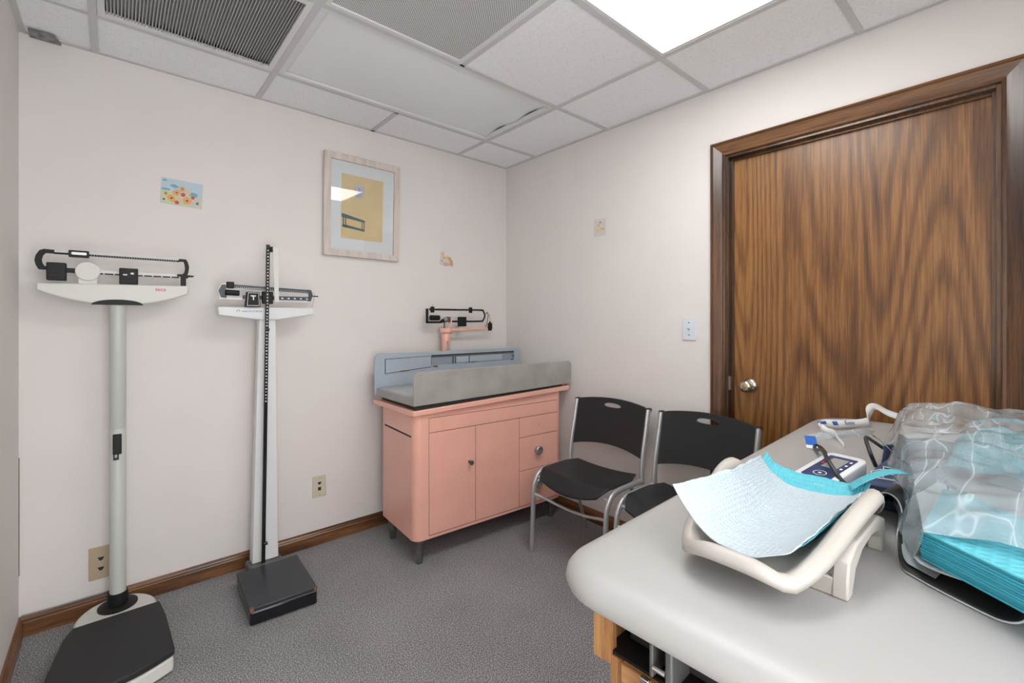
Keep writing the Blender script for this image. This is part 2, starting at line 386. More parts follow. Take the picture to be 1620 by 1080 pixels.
def text(name, s, size, m, loc, rot, parent=None, extrude=0.0003, align='CENTER'):
    cu = bpy.data.curves.new(name, 'FONT'); cu.body = s; cu.size = size; cu.extrude = extrude
    cu.align_x = align; cu.align_y = 'CENTER'
    o = bpy.data.objects.new(name, cu); C.objects.link(o)
    mw = Matrix.LocRotScale(Vector(loc), __import__('mathutils').Euler(rot), None)
    # turn into a mesh so that it is an ordinary part
    dg = bpy.context.evaluated_depsgraph_get(); dg.update()
    me = bpy.data.meshes.new_from_object(o.evaluated_get(dg)); me.name = name
    bpy.data.objects.remove(o)
    me.transform(mw)
    if parent: me.transform(world_matrix(parent).inverted())
    me.materials.clear(); me.materials.append(M[m])
    o = bpy.data.objects.new(name, me); C.objects.link(o)
    if parent: o.parent = parent
    return o
FACE_A = (PI/2, 0, 0)            # lettering facing the room from the scale wall

# ================================================================== THE ROOM
XL = -2.492; YB = -3.05; T = 0.12
DY0, DY1, DZ = -1.626, -2.528, 2.022       # door opening
o = struct(obj('floor', box(BM(), (XL-T, YB-T, -0.08), (0.10, T, 0)), 'carpet'))
o = struct(obj('wall_back', box(BM(), (XL-T, 0, 0), (T, T, H+0.1)), 'wall', smooth=False))
o = struct(obj('wall_left', box(BM(), (XL-T, YB, 0), (XL, 0, H+0.1)), 'wall', smooth=False))
bm = BM()
box(bm, (0, DY0, 0), (T, 0, H+0.1)); box(bm, (0, YB, 0), (T, DY1, H+0.1)); box(bm, (0, DY1, DZ), (T, DY0, H+0.1))
struct(obj('wall_right', bm, 'wall', smooth=False))
bm = BM(); OX0, OX1, OZ = XL+0.06, -1.40, 2.12      # unseen opening, added to let soft fill light in from the world
box(bm, (XL-T, YB-T, 0), (OX0, YB, H+0.1)); box(bm, (OX1, YB-T, 0), (T, YB, H+0.1)); box(bm, (OX0, YB-T, OZ), (OX1, YB, H+0.1))
struct(obj('wall_near', bm, 'wall', smooth=False))

def baseboard_profile(h=0.078, t=0.014):
    return [(0, 0), (t, 0), (t, h*0.70), (t*0.75, h*0.76), (t*0.8, h*0.82), (t*0.45, h*0.90), (t*0.35, h), (0, h)]
bm = prism(BM(), [(-a, z) for a, z in baseboard_profile()], XL, 0, 'X'); struct(obj('baseboard_back', bm, 'oak_base_x', ang=20))
bm = prism(BM(), [(XL+a, z) for a, z in baseboard_profile()], YB, -0.002, 'Y'); struct(obj('baseboard_left', bm, 'oak_base_y', ang=20))
bm = prism(BM(), [(-a, z) for a, z in baseboard_profile()], -0.002, DY0+0.066, 'Y'); struct(obj('baseboard_right', bm, 'oak_base_y', ang=20))

# --- ceiling: suspended grid, lay-in tiles
Sg = 0.61; GA = 0.322; GB = 0.441
xs = [0, -GB, -GB-Sg, -GB-2*Sg, -GB-3*Sg, XL]
ys = [0, -GA, -GA-Sg, -GA-2*Sg, -GA-3*Sg, -GA-4*Sg, -GA-5*Sg, YB]
ys = [y for y in ys if y > YB] + [YB]
ceil = struct(bpy.data.objects.new('ceiling', None)); C.objects.link(ceil); ceil.location = (0, 0, H)
struct(obj('ceiling_deck', box(BM(), (XL-T, YB-T, 0.06), (T, T, 0.12)), 'tile', ceil)) if False else None
deck = obj('deck', box(BM(), (XL, YB, 0.05), (0, 0, 0.1)), 'duct', ceil)
tw = 0.012
special = {(1, 1), (2, 1), (3, 1), (2, 2), (1, 3), (2, 3)}
for i in range(len(xs)-1):
    for j in range(len(ys)-1):
        x1, x0 = xs[i], xs[i+1]; y1, y0 = ys[j], ys[j+1]
        if (i, j) in special: continue
        obj('ceiling_tile', box(BM(), (x0+0.004, y0+0.004, 0.004), (x1-0.004, y1-0.004, 0.018)), 'tile', ceil, bevel=0.002)
bm = BM()
def tee_x(bm, y, x0, x1, dz=0.0): box(bm, (x0, y-tw, -0.001-dz), (x1, y+tw, 0.003)); return box(bm, (x0, y-0.002, 0.002), (x1, y+0.002, 0.03))
def tee_y(bm, x, y0, y1, dz=0.0): box(bm, (x-tw, y0, -0.001-dz), (x+tw, y1, 0.003)); return box(bm, (x-0.002, y0, 0.002), (x+0.002, y1, 0.03))
g = obj('runner', tee_y(BM(), xs[3], YB, 0, 0.0006), 'grid', ceil)
g = obj('runner', tee_y(BM(), xs[1], YB, 0, 0.0006), 'grid', ceil)
g = obj('runner', tee_y(BM(), xs[4], YB, 0, 0.0006), 'grid', ceil)
for j in range(1, len(ys)-1):
    obj('cross_tee', tee_x(BM(), ys[j], XL, 0), 'grid', ceil)
for (y0, y1) in ((ys[1], 0), (ys[3], ys[2]), (YB, ys[4])):
    obj('cross_tee', tee_y(BM(), xs[2], y0, y1), 'grid', ceil)
bm = BM()
box(bm, (XL, -0.020, -0.001), (0, 0, 0.004)); box(bm, (XL, YB, -0.001), (0, YB+0.02, 0.004))
box(bm, (XL, YB, -0.0014), (XL+0.020, 0, 0.004)); box(bm, (-0.020, YB, -0.0014), (0, 0, 0.004))
obj('edge_angle', bm, 'grid', ceil)

# unlit fixture with a sagging smooth cover, 4 ft x 2 ft
fx0, fx1, fy0, fy1 = xs[3], xs[1], ys[2], ys[1]
t = thing('ceiling_light', 'long unlit ceiling light fixture with smooth grey-white cover bulging at one corner', 'ceiling light', ((fx0+fx1)/2, (fy0+fy1)/2, H))
bm = BM(); e = 0.013; q = 0.030
for lo, hi in (((fx0+e, fy0+e), (fx1-e, fy0+q)), ((fx0+e, fy1-q), (fx1-e, fy1-e)), ((fx0+e, fy0+q), (fx0+q+0.006, fy1-q)), ((fx1-q, fy0+q), (fx1-e, fy1-q))):
    box(bm, (*lo, H+0.0005), (*hi, H+0.02))
obj('frame', bm, 'white_frame', t, True)
def coverf(u, v):
    x = fx0+0.034+u*(fx1-fx0-0.062); y = fy0+0.029+v*(fy1-fy0-0.058)
    z = H+0.012-0.012*math.sin(PI*u)*math.sin(PI*v)
    d1 = max(0, (u-0.80)/0.20)
    ripple = 0.014*d1*math.sin(v*PI*2.0)**2 + 0.012*max(0, (u-0.7)/0.3)*max(0, v-0.9)*10*math.sin((u-0.7)/0.3*PI)
    return (x, y, z+ripple)
obj('cover', grid(BM(), coverf, 60, 40), 'lens_off', t, True, solid=0.002, soff=1)
# lit fixtures
def lit(x0, x1, y0, y1, label):
    t = thing('ceiling_light', label, 'ceiling light', ((x0+x1)/2, (y0+y1)/2, H), group=None)
    bm = BM(); e = 0.013; q = 0.026
    for lo, hi in (((x0+e, y0+e), (x1-e, y0+q)), ((x0+e, y1-q), (x1-e, y1-e)), ((x0+e, y0+q), (x0+q, y1-q)), ((x1-q, y0+q), (x1-e, y1-q))):
        box(bm, (*lo, H+0.0005), (*hi, H+0.02))
    obj('frame', bm, 'white_frame', t, True)
    obj('lens', box(BM(), (x0+q, y0+q, H+0.008), (x1-q, y1-q, H+0.012)), 'lens_on', t, True)
lit(xs[3], xs[1], ys[4], ys[3], 'bright lit ceiling light panel with ribbed clear lens above the door side')
# slatted return grille
gx0, gx1, gy0, gy1 = xs[4], xs[3], ys[2], ys[1]
t = thing('return_grille', 'square slatted grey air return grille in the ceiling over the left scale', 'air vent', ((gx0+gx1)/2, (gy0+gy1)/2, H))
def vent_frame(t, x0, x1, y0, y1, q):
    bm = BM(); e = 0.013
    for lo, hi in (((x0+e, y0+e), (x1-e, y0+q)), ((x0+e, y1-q), (x1-e, y1-e)), ((x0+e, y0+q), (x0+q, y1-q)), ((x1-q, y0+q), (x1-e, y1-q))):
        box(bm, (*lo, H-0.002), (*hi, H+0.012))
    obj('frame', bm, 'white_frame', t, True)
vent_frame(t, gx0, gx1, gy0, gy1, 0.034)
obj('backing', box(BM(), (gx0+0.02, gy0+0.02, H+0.03), (gx1-0.02, gy1-0.02, H+0.04)), 'duct', t, True)
bm = BM(); n = 54
for k in range(n):
    x = gx0+0.036+(gx1-gx0-0.072)*(k+0.5)/n
    hexa(bm, [(x-0.0028, gy0+0.033, H+0.001), (x-0.0012, gy0+0.033, H+0.001), (x-0.0012, gy1-0.033, H+0.001), (x-0.0028, gy1-0.033, H+0.001),
              (x+0.0018, gy0+0.033, H+0.012), (x+0.0034, gy0+0.033, H+0.012), (x+0.0034, gy1-0.033, H+0.012), (x+0.0018, gy1-0.033, H+0.012)])
obj('slats', bm, 'louvre', t, True, smooth=False)
# perforated diffuser
px0, px1, py0, py1 = xs[3], xs[2], ys[3], ys[2]
t = thing('air_diffuser', 'square perforated metal air diffuser in the ceiling beside the lit panel', 'air vent', ((px0+px1)/2, (py0+py1)/2, H))
vent_frame(t, px0, px1, py0, py1, 0.030)
obj('perforated_plate', box(BM(), (px0+0.028, py0+0.028, H+0.004), (px1-0.028, py1-0.028, H+0.006)), 'perf', t, True)

# grey putty-like bracket at the ceiling corner
bm = hexa(BM(), [(XL+0.030, -0.060, H-0.006), (XL+0.105, -0.062, H-0.006), (XL+0.120, -0.004, H-0.012), (XL+0.030, -0.004, H-0.012),
                 (XL+0.030, -0.062, H-0.0016), (XL+0.104, -0.064, H-0.0016), (XL+0.118, -0.004, H-0.0016), (XL+0.030, -0.004, H-0.0016)])
tag(obj('metal_bracket', bm, mat('dull_lead', (0.22, 0.22, 0.22), 0.6, vary=0.4, vscale=40), bevel=0.002), 'crumpled dark grey metal piece stuck in the far left ceiling corner', 'bracket')

# --- door: casing, jamb, slab
def mitred_casing():
    bm = BM()
    prof = [(0.000, 0.000), (0.000, 0.011), (0.004, 0.014), (0.012, 0.012), (0.022, 0.017), (0.040, 0.021), (0.050, 0.024), (0.056, 0.018), (0.060, 0.022), (0.066, 0.020), (0.066, 0.0)]
    # path corner function: offset from opening edge d, depth h
    def P(k, d, h):
        yL, yR, zt = DY0+d, DY1-d, DZ+d
        return [(-h, yL, 0), (-h, yL, zt), (-h, yR, zt), (-h, yR, 0)][k]
    V = [[bm.verts.new(P(k, d, h)) for d, h in prof] for k in range(4)]
    for a, b in ((0, 1), (1, 2), (2, 3)):
        for i in range(len(prof)-1):
            f = bm.faces.new((V[a][i], V[a][i+1], V[b][i+1], V[b][i]))
            f.material_index = 1 if a == 1 else 0
    return bm
struct(obj('trim_1', mitred_casing(), ['oak_trim_z', 'oak_trim_y'], ang=15))
bm = BM()
JX = 0.040
box(bm, (0.0, DY0-0.012, 0), (T, DY0, DZ)); box(bm, (0.0, DY1, 0), (T, DY1+0.012, DZ)); box(bm, (0.0, DY1+0.012, DZ-0.012), (T, DY0-0.012, DZ))
box(bm, (JX-0.012, DY0-0.024, 0), (JX, DY0-0.012, DZ-0.012)); box(bm, (JX-0.012, DY1+0.012, 0), (JX, DY1+0.024, DZ-0.012)); box(bm, (JX-0.012, DY1+0.024, DZ-0.024), (JX, DY0-0.024, DZ-0.012))
struct(obj('trim_2', bm, 'oak_trim_z', bevel=0.001))
door = bpy.data.objects.new('door_1', None); C.objects.link(door); struct(door); door.location = (JX, (DY0+DY1)/2, 0)
obj('door_slab', box(BM(), (JX+0.001, DY1+0.014, 0.012), (JX+0.04, DY0-0.014, DZ-0.014)), 'oak_dark', door, True, bevel=0.001)
ky, kz = -1.722, 0.928
kn = obj('door_knob', lathe(BM(), [(0.033, 0), (0.033, -0.004), (0.026, -0.010), (0.013, -0.013), (0.011, -0.030), (0.016, -0.038), (0.026, -0.046), (0.0275, -0.056), (0.024, -0.064), (0.012, -0.067)], (JX, ky, kz), 'X'), 'nickel', door, True, ang=60)
obj('keyhole', lathe(BM(), [(0.009, 0), (0.009, -0.003), (0.006, -0.004)], (JX-0.066, ky, kz), 'X', 16), mat('brass', (0.6, 0.45, 0.18), 0.3, 1.0), kn, True)
obj('strike_plate', box(BM(), (0.004, DY0-0.0135, 0.90), (0.027, DY0-0.011, 0.965)), mat('dull_strike', (0.50, 0.45, 0.38), 0.5, 0.6), door, True, bevel=0.001)
# small bright paint chip at the head of the jamb left out: a reflection

# --- wall plates
def plate(name, label, x, z, w, h, m, holes, cat):
    t = thing(name, label, cat, (x, 0, z))
    obj('plate', prism(BM(), rrect(x-w/2, z-h/2, x+w/2, z+h/2, 0.004), -0.006, 0, 'Y'), m, t, True, bevel=0.0015)
    for poly in holes:
        obj('socket', prism(BM(), [(x+a, z+b) for a, b in poly], -0.0068, -0.005, 'Y'), 'ink', t, True)
    for s in (1, -1): obj('screw', cyl(BM(), (x, -0.0072, z+s*h*0.40), (x, -0.005, z+s*h*0.40), 0.0028, n=10), 'steel', t, True)
tri = lambda dz: [(-0.011, dz+0.006), (0.011, dz+0.006), (0.004, dz-0.008), (-0.004, dz-0.008)]
plate('phone_socket', 'beige two-jack wall plate behind the left scale column', -2.2535, 0.2105, 0.078, 0.135, 'beige_plate', [tri(0.018), tri(-0.024)], 'wall socket')
sq = [(-0.008, -0.004), (0.008, -0.004), (0.008, -0.022), (-0.008, -0.022)]
plate('data_socket', 'small cream wall plate with square jack between middle scale and pink cabinet', -1.357, 0.317, 0.072, 0.115, 'cream_plate', [tri(0.018), sq], 'wall socket')
t = thing('light_switch', 'white toggle light switch on wall left of the door', 'light switch', (0, -1.443, 1.190))
pl = prism(BM(), rrect(-1.443-0.036, 1.190-0.058, -1.443+0.036, 1.190+0.058, 0.004), -0.006, 0, 'X')
obj('plate', pl, 'white_plate', t, True, bevel=0.0015)
obj('toggle', hexa(BM(), [(-0.006, -1.449, 1.183), (-0.005, -1.437, 1.183), (-0.005, -1.437, 1.198), (-0.006, -1.449, 1.198), (-0.016, -1.447, 1.193), (-0.016, -1.439, 1.193), (-0.014, -1.439, 1.199), (-0.014, -1.447, 1.199)]), 'white_plate', t, True)
for s in (1, -1): obj('screw', cyl(BM(), (-0.0075, -1.443, 1.190+s*0.031), (-0.005, -1.443, 1.190+s*0.031), 0.003, n=10), 'ink', t, True)

# cable from the socket along the baseboard
cab = [(-2.222, -0.005, 0.148), (-2.226, -0.012, 0.132), (-2.214, -0.010, 0.108), (-2.232, -0.012, 0.085), (-2.30, -0.010, 0.082), (-2.38, -0.009, 0.0815), (-2.44, -0.008, 0.082), (-2.485, -0.007, 0.083)]
tag(obj('phone_cable', tube(BM(), cab, 0.0022, n=8), mat('grey_cable', (0.25, 0.25, 0.24), 0.5)), 'thin grey cable from beige socket running along the baseboard top to corner', 'cable')
# crack in the corner paint
bm = BM()
tube(bm, [(XL+0.001, -0.002, z) for z in (0.24, 0.33, 0.40, 0.52, 0.61, 0.70)], 0.0016, n=6)
tag(obj('corner_crack', bm, mat('crack_grey', (0.16, 0.15, 0.14), 0.9)), 'thin dark split of paint running down the left room corner', 'crack')

# ================================================================== PICTURE AND STICKERS
def patch(bm, pts, y, th=0.0004): prism(bm, pts, y-th, y, 'Y'); return bm
PW, PH = 0.452, 0.575
t = thing('framed_picture', 'tall framed print with white mat and pale yellow picture, hung below the ceiling', 'picture', (-1.117, -0.004, 1.595), rot=(R(1.0), R(0.4), 0))
def fr(bm, x0, x1, z0, z1, y0, y1): return box(bm, (x0, y0, z0), (x1, y1, z1))
hw, fw = PW/2, 0.036
bm = BM()
for poly in ([(-hw, 0), (hw, 0), (hw-fw, fw), (-hw+fw, fw)], [(-hw, PH), (-hw+fw, PH-fw), (hw-fw, PH-fw), (hw, PH)], [(-hw, 0), (-hw+fw, fw), (-hw+fw, PH-fw), (-hw, PH)], [(hw, 0), (hw, PH), (hw-fw, PH-fw), (hw-fw, fw)]):
    prism(bm, poly, -0.026, 0, 'Y')
obj('frame', bm, 'frame_wood', t, bevel=0.002, smooth=False)
obj('mat_board', box(BM(), (-hw+fw-0.002, -0.012, fw-0.002), (hw-fw+0.002, -0.008, PH-fw+0.002)), 'matboard', t)
ax0, ax1, az0, az1 = -0.128, 0.122, 0.105, 0.470
art = obj('print', box(BM(), (ax0, -0.0130, az0), (ax1, -0.0121, az1)), 'print_yellow', t)
def part(parent, name, polys, m, y=-0.0131):
    bm = BM()
    for p in polys: patch(bm, p, y)
    return obj(name, bm, m, parent, smooth=False)
# eye chart on the drawn wall, examination bench
part(art, 'eye_chart', [[(-0.052, 0.345), (0.002, 0.345), (0.002, 0.418), (-0.052, 0.418)]], mat('pale_lilac', (0.55, 0.55, 0.62), 0.9))
rows = []
for r_, (z, n_, s_) in enumerate(((0.398, 1, 0.007), (0.384, 2, 0.005), (0.373, 3, 0.004), (0.363, 4, 0.003), (0.354, 5, 0.0026))):
    for k in range(n_):
        x = -0.025+(k-(n_-1)/2)*s_*2.2
        rows.append([(x-s_*0.7, z-s_*0.7), (x+s_*0.7, z-s_*0.7), (x+s_*0.7, z-s_*0.2), (x-s_*0.2, z-s_*0.2), (x-s_*0.2, z+s_*0.7), (x-s_*0.7, z+s_*0.7)])
part(art, 'chart_marks', rows, 'teal_print', -0.0136)
part(art, 'drawn_bench', [[(-0.125, 0.222), (0.012, 0.207), (0.012, 0.219), (-0.098, 0.240), (-0.125, 0.245)], [(-0.118, 0.170), (-0.112, 0.170), (-0.112, 0.225), (-0.118, 0.225)], [(0.004, 0.158), (0.010, 0.158), (0.010, 0.212), (0.004, 0.212)], [(-0.105, 0.164), (-0.099, 0.164), (-0.099, 0.222), (-0.105, 0.222)], [(-0.008, 0.160), (-0.003, 0.160), (-0.003, 0.212), (-0.008, 0.212)], [(-0.120, 0.168), (0.010, 0.155), (0.010, 0.166), (-0.100, 0.182), (-0.120, 0.180)]], 'teal_print')
obj('glass', box(BM(), (-hw+fw-0.002, -0.0175, fw-0.002), (hw-fw+0.002, -0.016, PH-fw+0.002)), 'glass', t)

def colour(name, c): return mat(name, c, 0.9)
cols = {'paper': colour('print_paper', (0.62, 0.61, 0.59)), 'sky': colour('print_sky', (0.50, 0.60, 0.68)), 'meadow': colour('print_meadow', (0.60, 0.62, 0.42)), 'hill': colour('print_hill', (0.20, 0.42, 0.48)), 'orange': colour('print_orange', (0.72, 0.40, 0.17)),
        'rose': colour('print_rose', (0.58, 0.10, 0.13)), 'peach': colour('print_peach', (0.76, 0.52, 0.34)), 'blue': colour('print_blue', (0.10, 0.18, 0.36)), 'lilac': colour('print_lilac', (0.62, 0.52, 0.62)), 'brown': colour('print_brown', (0.20, 0.09, 0.06)), 'gold': colour('print_gold', (0.70, 0.48, 0.22))}
def blob(cx, cz, r, n=9, seed=0, sx=1.0):
    rn = random.Random(seed); return [(cx+sx*r*rn.uniform(0.75, 1.15)*math.cos(2*PI*k/n), cz+r*rn.uniform(0.75, 1.15)*math.sin(2*PI*k/n)) for k in range(n)]
def sticker(label, loc, rot, base, patches, kx=1.0, kz=1.0, back=None):
    t = thing('wall_sticker', label, 'sticker', loc, rot=rot)
    b = obj('backing', prism(BM(), base, -0.0012, -0.0004, 'Y'), cols[back] if back else cols['sky'], t, smooth=False)
    patches = [(a_, c_, [[(x*kx, z*kz) for x, z in p] for p in ps_]) for a_, c_, ps_ in patches]
    for i, (nm, c, polys) in enumerate(patches):
        for p in polys: obj(nm, prism(BM(), p, -0.0014-0.0003*i, -0.0011-0.0003*i, 'Y'), cols[c], b, smooth=False)
    return t
W_, H_ = 0.158, 0.118
sticker('large oblong sticker with pastel meadow and orange flowers above the left scale', (-1.974, 0, 1.822), (0, R(2.5), 0),
    [(-W_/2, -H_/2), (W_/2, -H_/2), (W_/2, H_/2), (-W_/2, H_/2)],
    [('meadow_patch', 'meadow', [[(-0.077, -0.057), (0.077, -0.057), (0.077, -0.006), (0.02, 0.002), (-0.04, 0.004), (-0.077, 0.0)]]),
     ('hill_patch', 'hill', [blob(0.045, 0.002, 0.011, seed=1, sx=1.7), blob(-0.03, 0.028, 0.008, seed=2, sx=2), blob(-0.06, 0.008, 0.006, seed=3, sx=3), blob(-0.066, 0.048, 0.005, seed=33, sx=2)]),
     ('orange_flower', 'orange', [blob(-0.038, -0.030, 0.017, seed=4), blob(-0.020, -0.002, 0.015, seed=5), blob(0.020, -0.030, 0.018, seed=6), blob(0.000, 0.020, 0.013, seed=9), blob(-0.060, -0.012, 0.009, seed=16)]),
     ('peach_flower', 'peach', [blob(0.022, 0.012, 0.013, seed=7), blob(-0.008, -0.030, 0.012, seed=8)]),
     ('rose_flower', 'rose', [blob(0.004, -0.006, 0.010, seed=10), blob(-0.018, -0.046, 0.009, seed=11), blob(0.042, -0.012, 0.008, seed=12)]),
     ('lilac_flower', 'lilac', [blob(0.046, -0.040, 0.011, seed=13), blob(0.064, -0.018, 0.008, seed=15)]),
     ('blue_flower', 'blue', [blob(0.060, -0.036, 0.007, seed=14), blob(-0.066, -0.040, 0.005, seed=17)]),
     ('flower_eye', 'brown', [blob(-0.038, -0.030, 0.0045, seed=20), blob(-0.020, -0.002, 0.004, seed=21), blob(0.020, -0.030, 0.0045, seed=22), blob(0.000, 0.020, 0.0035, seed=23), blob(-0.060, -0.012, 0.003, seed=24)])])
cut = [(1.55*a_, 1.35*b_) for a_, b_ in [(-0.040, -0.026), (-0.030, -0.030), (0.0, -0.034), (0.034, -0.038), (0.036, -0.018), (0.026, 0.006), (0.012, 0.020), (-0.004, 0.018), (-0.010, 0.010), (-0.012, 0.036), (-0.026, 0.038), (-0.030, 0.010), (-0.032, -0.014)]]
sticker('small cut-out sticker in orange, gold and pink check to the right of the framed picture', (-0.527, 0, 1.640), (0, R(2), 0), cut,
    [('gold_petal', 'gold', [blob(-0.020, 0.022, 0.009, seed=30), blob(-0.024, -0.010, 0.008, seed=29), blob(0.004, 0.006, 0.008, seed=28)]),
     ('orange_petal', 'orange', [blob(-0.012, 0.006, 0.007, seed=27), [(0.006, 0.008), (0.014, 0.012), (0.034, -0.018), (0.032, -0.030), (0.018, -0.022)]]),
     ('rose_check', 'rose', [blob(-0.012+0.0075*(k%6), -0.018-0.0062*(k//6)-0.003*(k % 2), 0.0026, 6, 40+k) for k in range(15)]),
     ('brown_stem', 'brown', [[(0.012, 0.012), (0.015, 0.013), (0.033, -0.014), (0.030, -0.014)]])], 1.55, 1.35, 'paper')
t3 = sticker('tiny faded sticker on the right wall near the corner', (0, -0.873, 1.791), (0, 0, -PI/2),
    [(-0.044, -0.052), (0.044, -0.052), (0.044, 0.052), (-0.044, 0.052), (-0.0445, 0.0)],
    [('meadow_patch', 'meadow', [blob(-0.028, -0.008, 0.017, seed=60, sx=0.7), [(-0.03, -0.034), (0.040, -0.032), (0.040, -0.024), (-0.02, -0.026)]]),
     ('gold_flower', 'gold', [blob(-0.010, 0.014, 0.011, seed=61), blob(0.012, -0.008, 0.010, seed=68)]),
     ('peach_flower', 'peach', [blob(-0.012, -0.018, 0.011, seed=62), blob(0.022, 0.020, 0.010, seed=63)]),
     ('rose_flower', 'rose', [blob(0.004, 0.030, 0.006, seed=64), blob(0.028, -0.012, 0.005, seed=67)])], 1.0, 1.0, 'paper')

# ================================================================== LEFT COLUMN SCALE (cream head, rubber platform)
t = thing('physician_scale', 'tall column weighing scale with cream curved head and pale green-grey post, left corner', 'weighing scale', (-2.2, -0.30, 0))
cx, cy = -2.2, -0.120
# base: arc-backed moulding + platform
arc = [(-2.325, -0.245)]+[(cx+0.128*math.cos(a)-0.004, -0.185+0.150*math.sin(a)) for a in [PI-PI*k/24 for k in range(1, 24)]]+[(-2.078, -0.245)]
obj('rear_cover', prism(BM(), arc, 0.0, 0.062, 'Z'), 'offwhite', t, True, bevel=0.010, seg=3)
plate_out = [(-2.330, -0.235), (-2.070, -0.235), (-2.058, -0.36), (-2.050, -0.60)] + [(-2.052-(0.33)*k/12, -0.615-0.055*math.sin(PI*k/12)) for k in range(0, 13)] + [(-2.392, -0.60), (-2.352, -0.30)]
def scaled(poly, k, c=(-2.2, -0.42)): return [(c[0]+(x-c[0])*k, c[1]+(y-c[1])*k) for x, y in poly]
obj('base', prism(BM(), scaled(plate_out, 0.985), 0.004, 0.056, 'Z'), 'offwhite', t, True, bevel=0.008, seg=3)
obj('platform', prism(BM(), plate_out, 0.060, 0.084, 'Z'), 'rubber', t, True, bevel=0.006, seg=3)
# collar and column
obj('collar', lathe(BM(), [(0.064, 0.058), (0.064, 0.069), (0.058, 0.073), (0.034, 0.075), (0.033, 0.118), (0.030, 0.120)], (cx, cy, 0)), 'black', t, True)
colm = obj('column', lathe(BM(), [(0.0265, 0.118), (0.0265, 0.788), (0.0255, 0.790), (0.0255, 0.792), (0.0265, 0.794), (0.0265, 1.30)], (cx, cy, 0), n=40), 'column', t, True)
lock = obj('height_rod_clamp', box(BM(), (cx-0.016, cy-0.0325, 0.690), (cx+0.012, cy-0.018, 0.772)), 'black', colm, True, bevel=0.003)
obj('hook', prism(BM(), [(cx-0.014, 0.668), (cx+0.003, 0.668), (cx+0.003, 0.690), (cx-0.002, 0.690), (cx-0.002, 0.676), (cx-0.010, 0.676), (cx-0.010, 0.690), (cx-0.014, 0.690)], cy-0.031, cy-0.026, 'Y'), 'black', lock, True)
obj('knob', cyl(BM(), (cx-0.002, cy-0.036, 0.747), (cx-0.002, cy-0.03, 0.747), 0.007), 'black', lock, True)
# head
hd = []
x0, x1 = -2.432, -1.965
for k in range(21):
    u = k/20; x = x0+(x1-x0)*u; d = abs(u-0.5)*2
    hd.append((x, 1.296+0.053*d**2.0))
hd = hd+[(x1+0.002, 1.386), (x0, 1.378)]
head = obj('head', prism(BM(), hd, cy-0.030, cy+0.028, 'Y'), 'offwhite', t, True, bevel=0.006, seg=3)
obj('arch_inlay', prism(BM(), [(-2.200+0.080*math.cos(a), 1.2975+0.022*math.sin(a)) for a in [PI*k/16 for k in range(17)]], cy-0.033, cy-0.028, 'Y'), 'black', head, True, bevel=0.001)
text('lettering', 'seca', 0.021, 'red_print', (-2.062, cy-0.0308, 1.366), FACE_A, head, 0.0006)
obj('beam_support', prism(BM(), [(-2.318, 1.375), (-2.262, 1.375), (-2.262, 1.42), (-2.318, 1.42)], cy-0.024, cy+0.0, 'Y'), 'offwhite', head, True, bevel=0.002)
disc = obj('pivot_cover', cyl(BM(), (-2.290, cy-0.034, 1.428), (-2.290, cy-0.008, 1.428), 0.037, n=36), 'offwhite', t, True, bevel=0.003)
# beams
zt, zb = 1.500, 1.424
M['beam_grey'] = mat('beam_grey', (0.66, 0.66, 0.66), 0.5)
bt = obj('upper_beam', box(BM(), (-2.385, cy-0.016, 1.491), (-1.995, cy-0.010, 1.503)), 'beam_grey', t, True)
obj('dark_strip', box(BM(), (-2.385, cy-0.018, 1.489), (-1.995, cy-0.0162, 1.4965)), 'black', bt, True)
bm = BM()
for k in range(34): box(bm, (-2.28+k*0.0082, cy-0.0186, 1.491), (-2.2788+k*0.0082, cy-0.0178, 1.4945))
obj('graduation', bm, 'markings', bt, True, smooth=False)
bb = obj('lower_beam', box(BM(), (-2.262, cy-0.016, 1.421), (-1.965, cy-0.008, 1.435)), 'beam_grey', t, True)
obj('dark_strip', box(BM(), (-2.262, cy-0.018, 1.419), (-1.965, cy-0.0162, 1.4245)), 'black', bb, True)
bm = BM()
for k in range(9): obj('graduation_mark', box(BM(), (-2.245+k*0.031, cy-0.0186, 1.420), (-2.2405+k*0.031, cy-0.0178, 1.4245)), 'markings', bb, True, smooth=False)
bm.free()
obj('beam_stop', box(BM(), (-2.268, cy-0.021, 1.414), (-2.263, cy-0.005, 1.442)), 'black', bb, True)
def cbracket(s, xi, zt0, zb0, w, tail):
    """C shaped end bracket, s=-1 opens to the right"""
    out = []; 
    return out
lb = [(-2.384, 1.505), (-2.412, 1.506), (-2.424, 1.500), (-2.434, 1.480), (-2.437, 1.462), (-2.434, 1.445), (-2.426, 1.428), (-2.395, 1.428), (-2.395, 1.440), (-2.410, 1.441), (-2.416, 1.452), (-2.418, 1.464), (-2.415, 1.480), (-2.408, 1.491), (-2.384, 1.491)]
obj('end_bracket', prism(BM(), lb, cy-0.020, cy-0.006, 'Y'), 'black', t, True, bevel=0.0015)
rb = [(-1.998, 1.503), (-1.972, 1.503), (-1.966, 1.492), (-1.961, 1.470), (-1.963, 1.450), (-1.967, 1.434), (-1.944, 1.433), (-1.944, 1.427), (-1.972, 1.424), (-1.972, 1.382), (-1.991, 1.384), (-1.991, 1.425), (-2.004, 1.426), (-2.004, 1.436), (-1.984, 1.437), (-1.978, 1.446), (-1.975, 1.462), (-1.977, 1.480), (-1.980, 1.492), (-1.998, 1.492)]
obj('end_bracket', prism(BM(), rb, cy-0.020, cy-0.006, 'Y'), 'black', t, True, bevel=0.001)
cw = obj('counterweight', box(BM(), (-2.404, cy-0.045, 1.388), (-2.350, cy-0.004, 1.455)), 'black', t, True, bevel=0.003)
obj('seam', box(BM(), (-2.4045, cy-0.0455, 1.4055), (-2.3495, cy-0.004, 1.4075)), 'ink', cw, True)
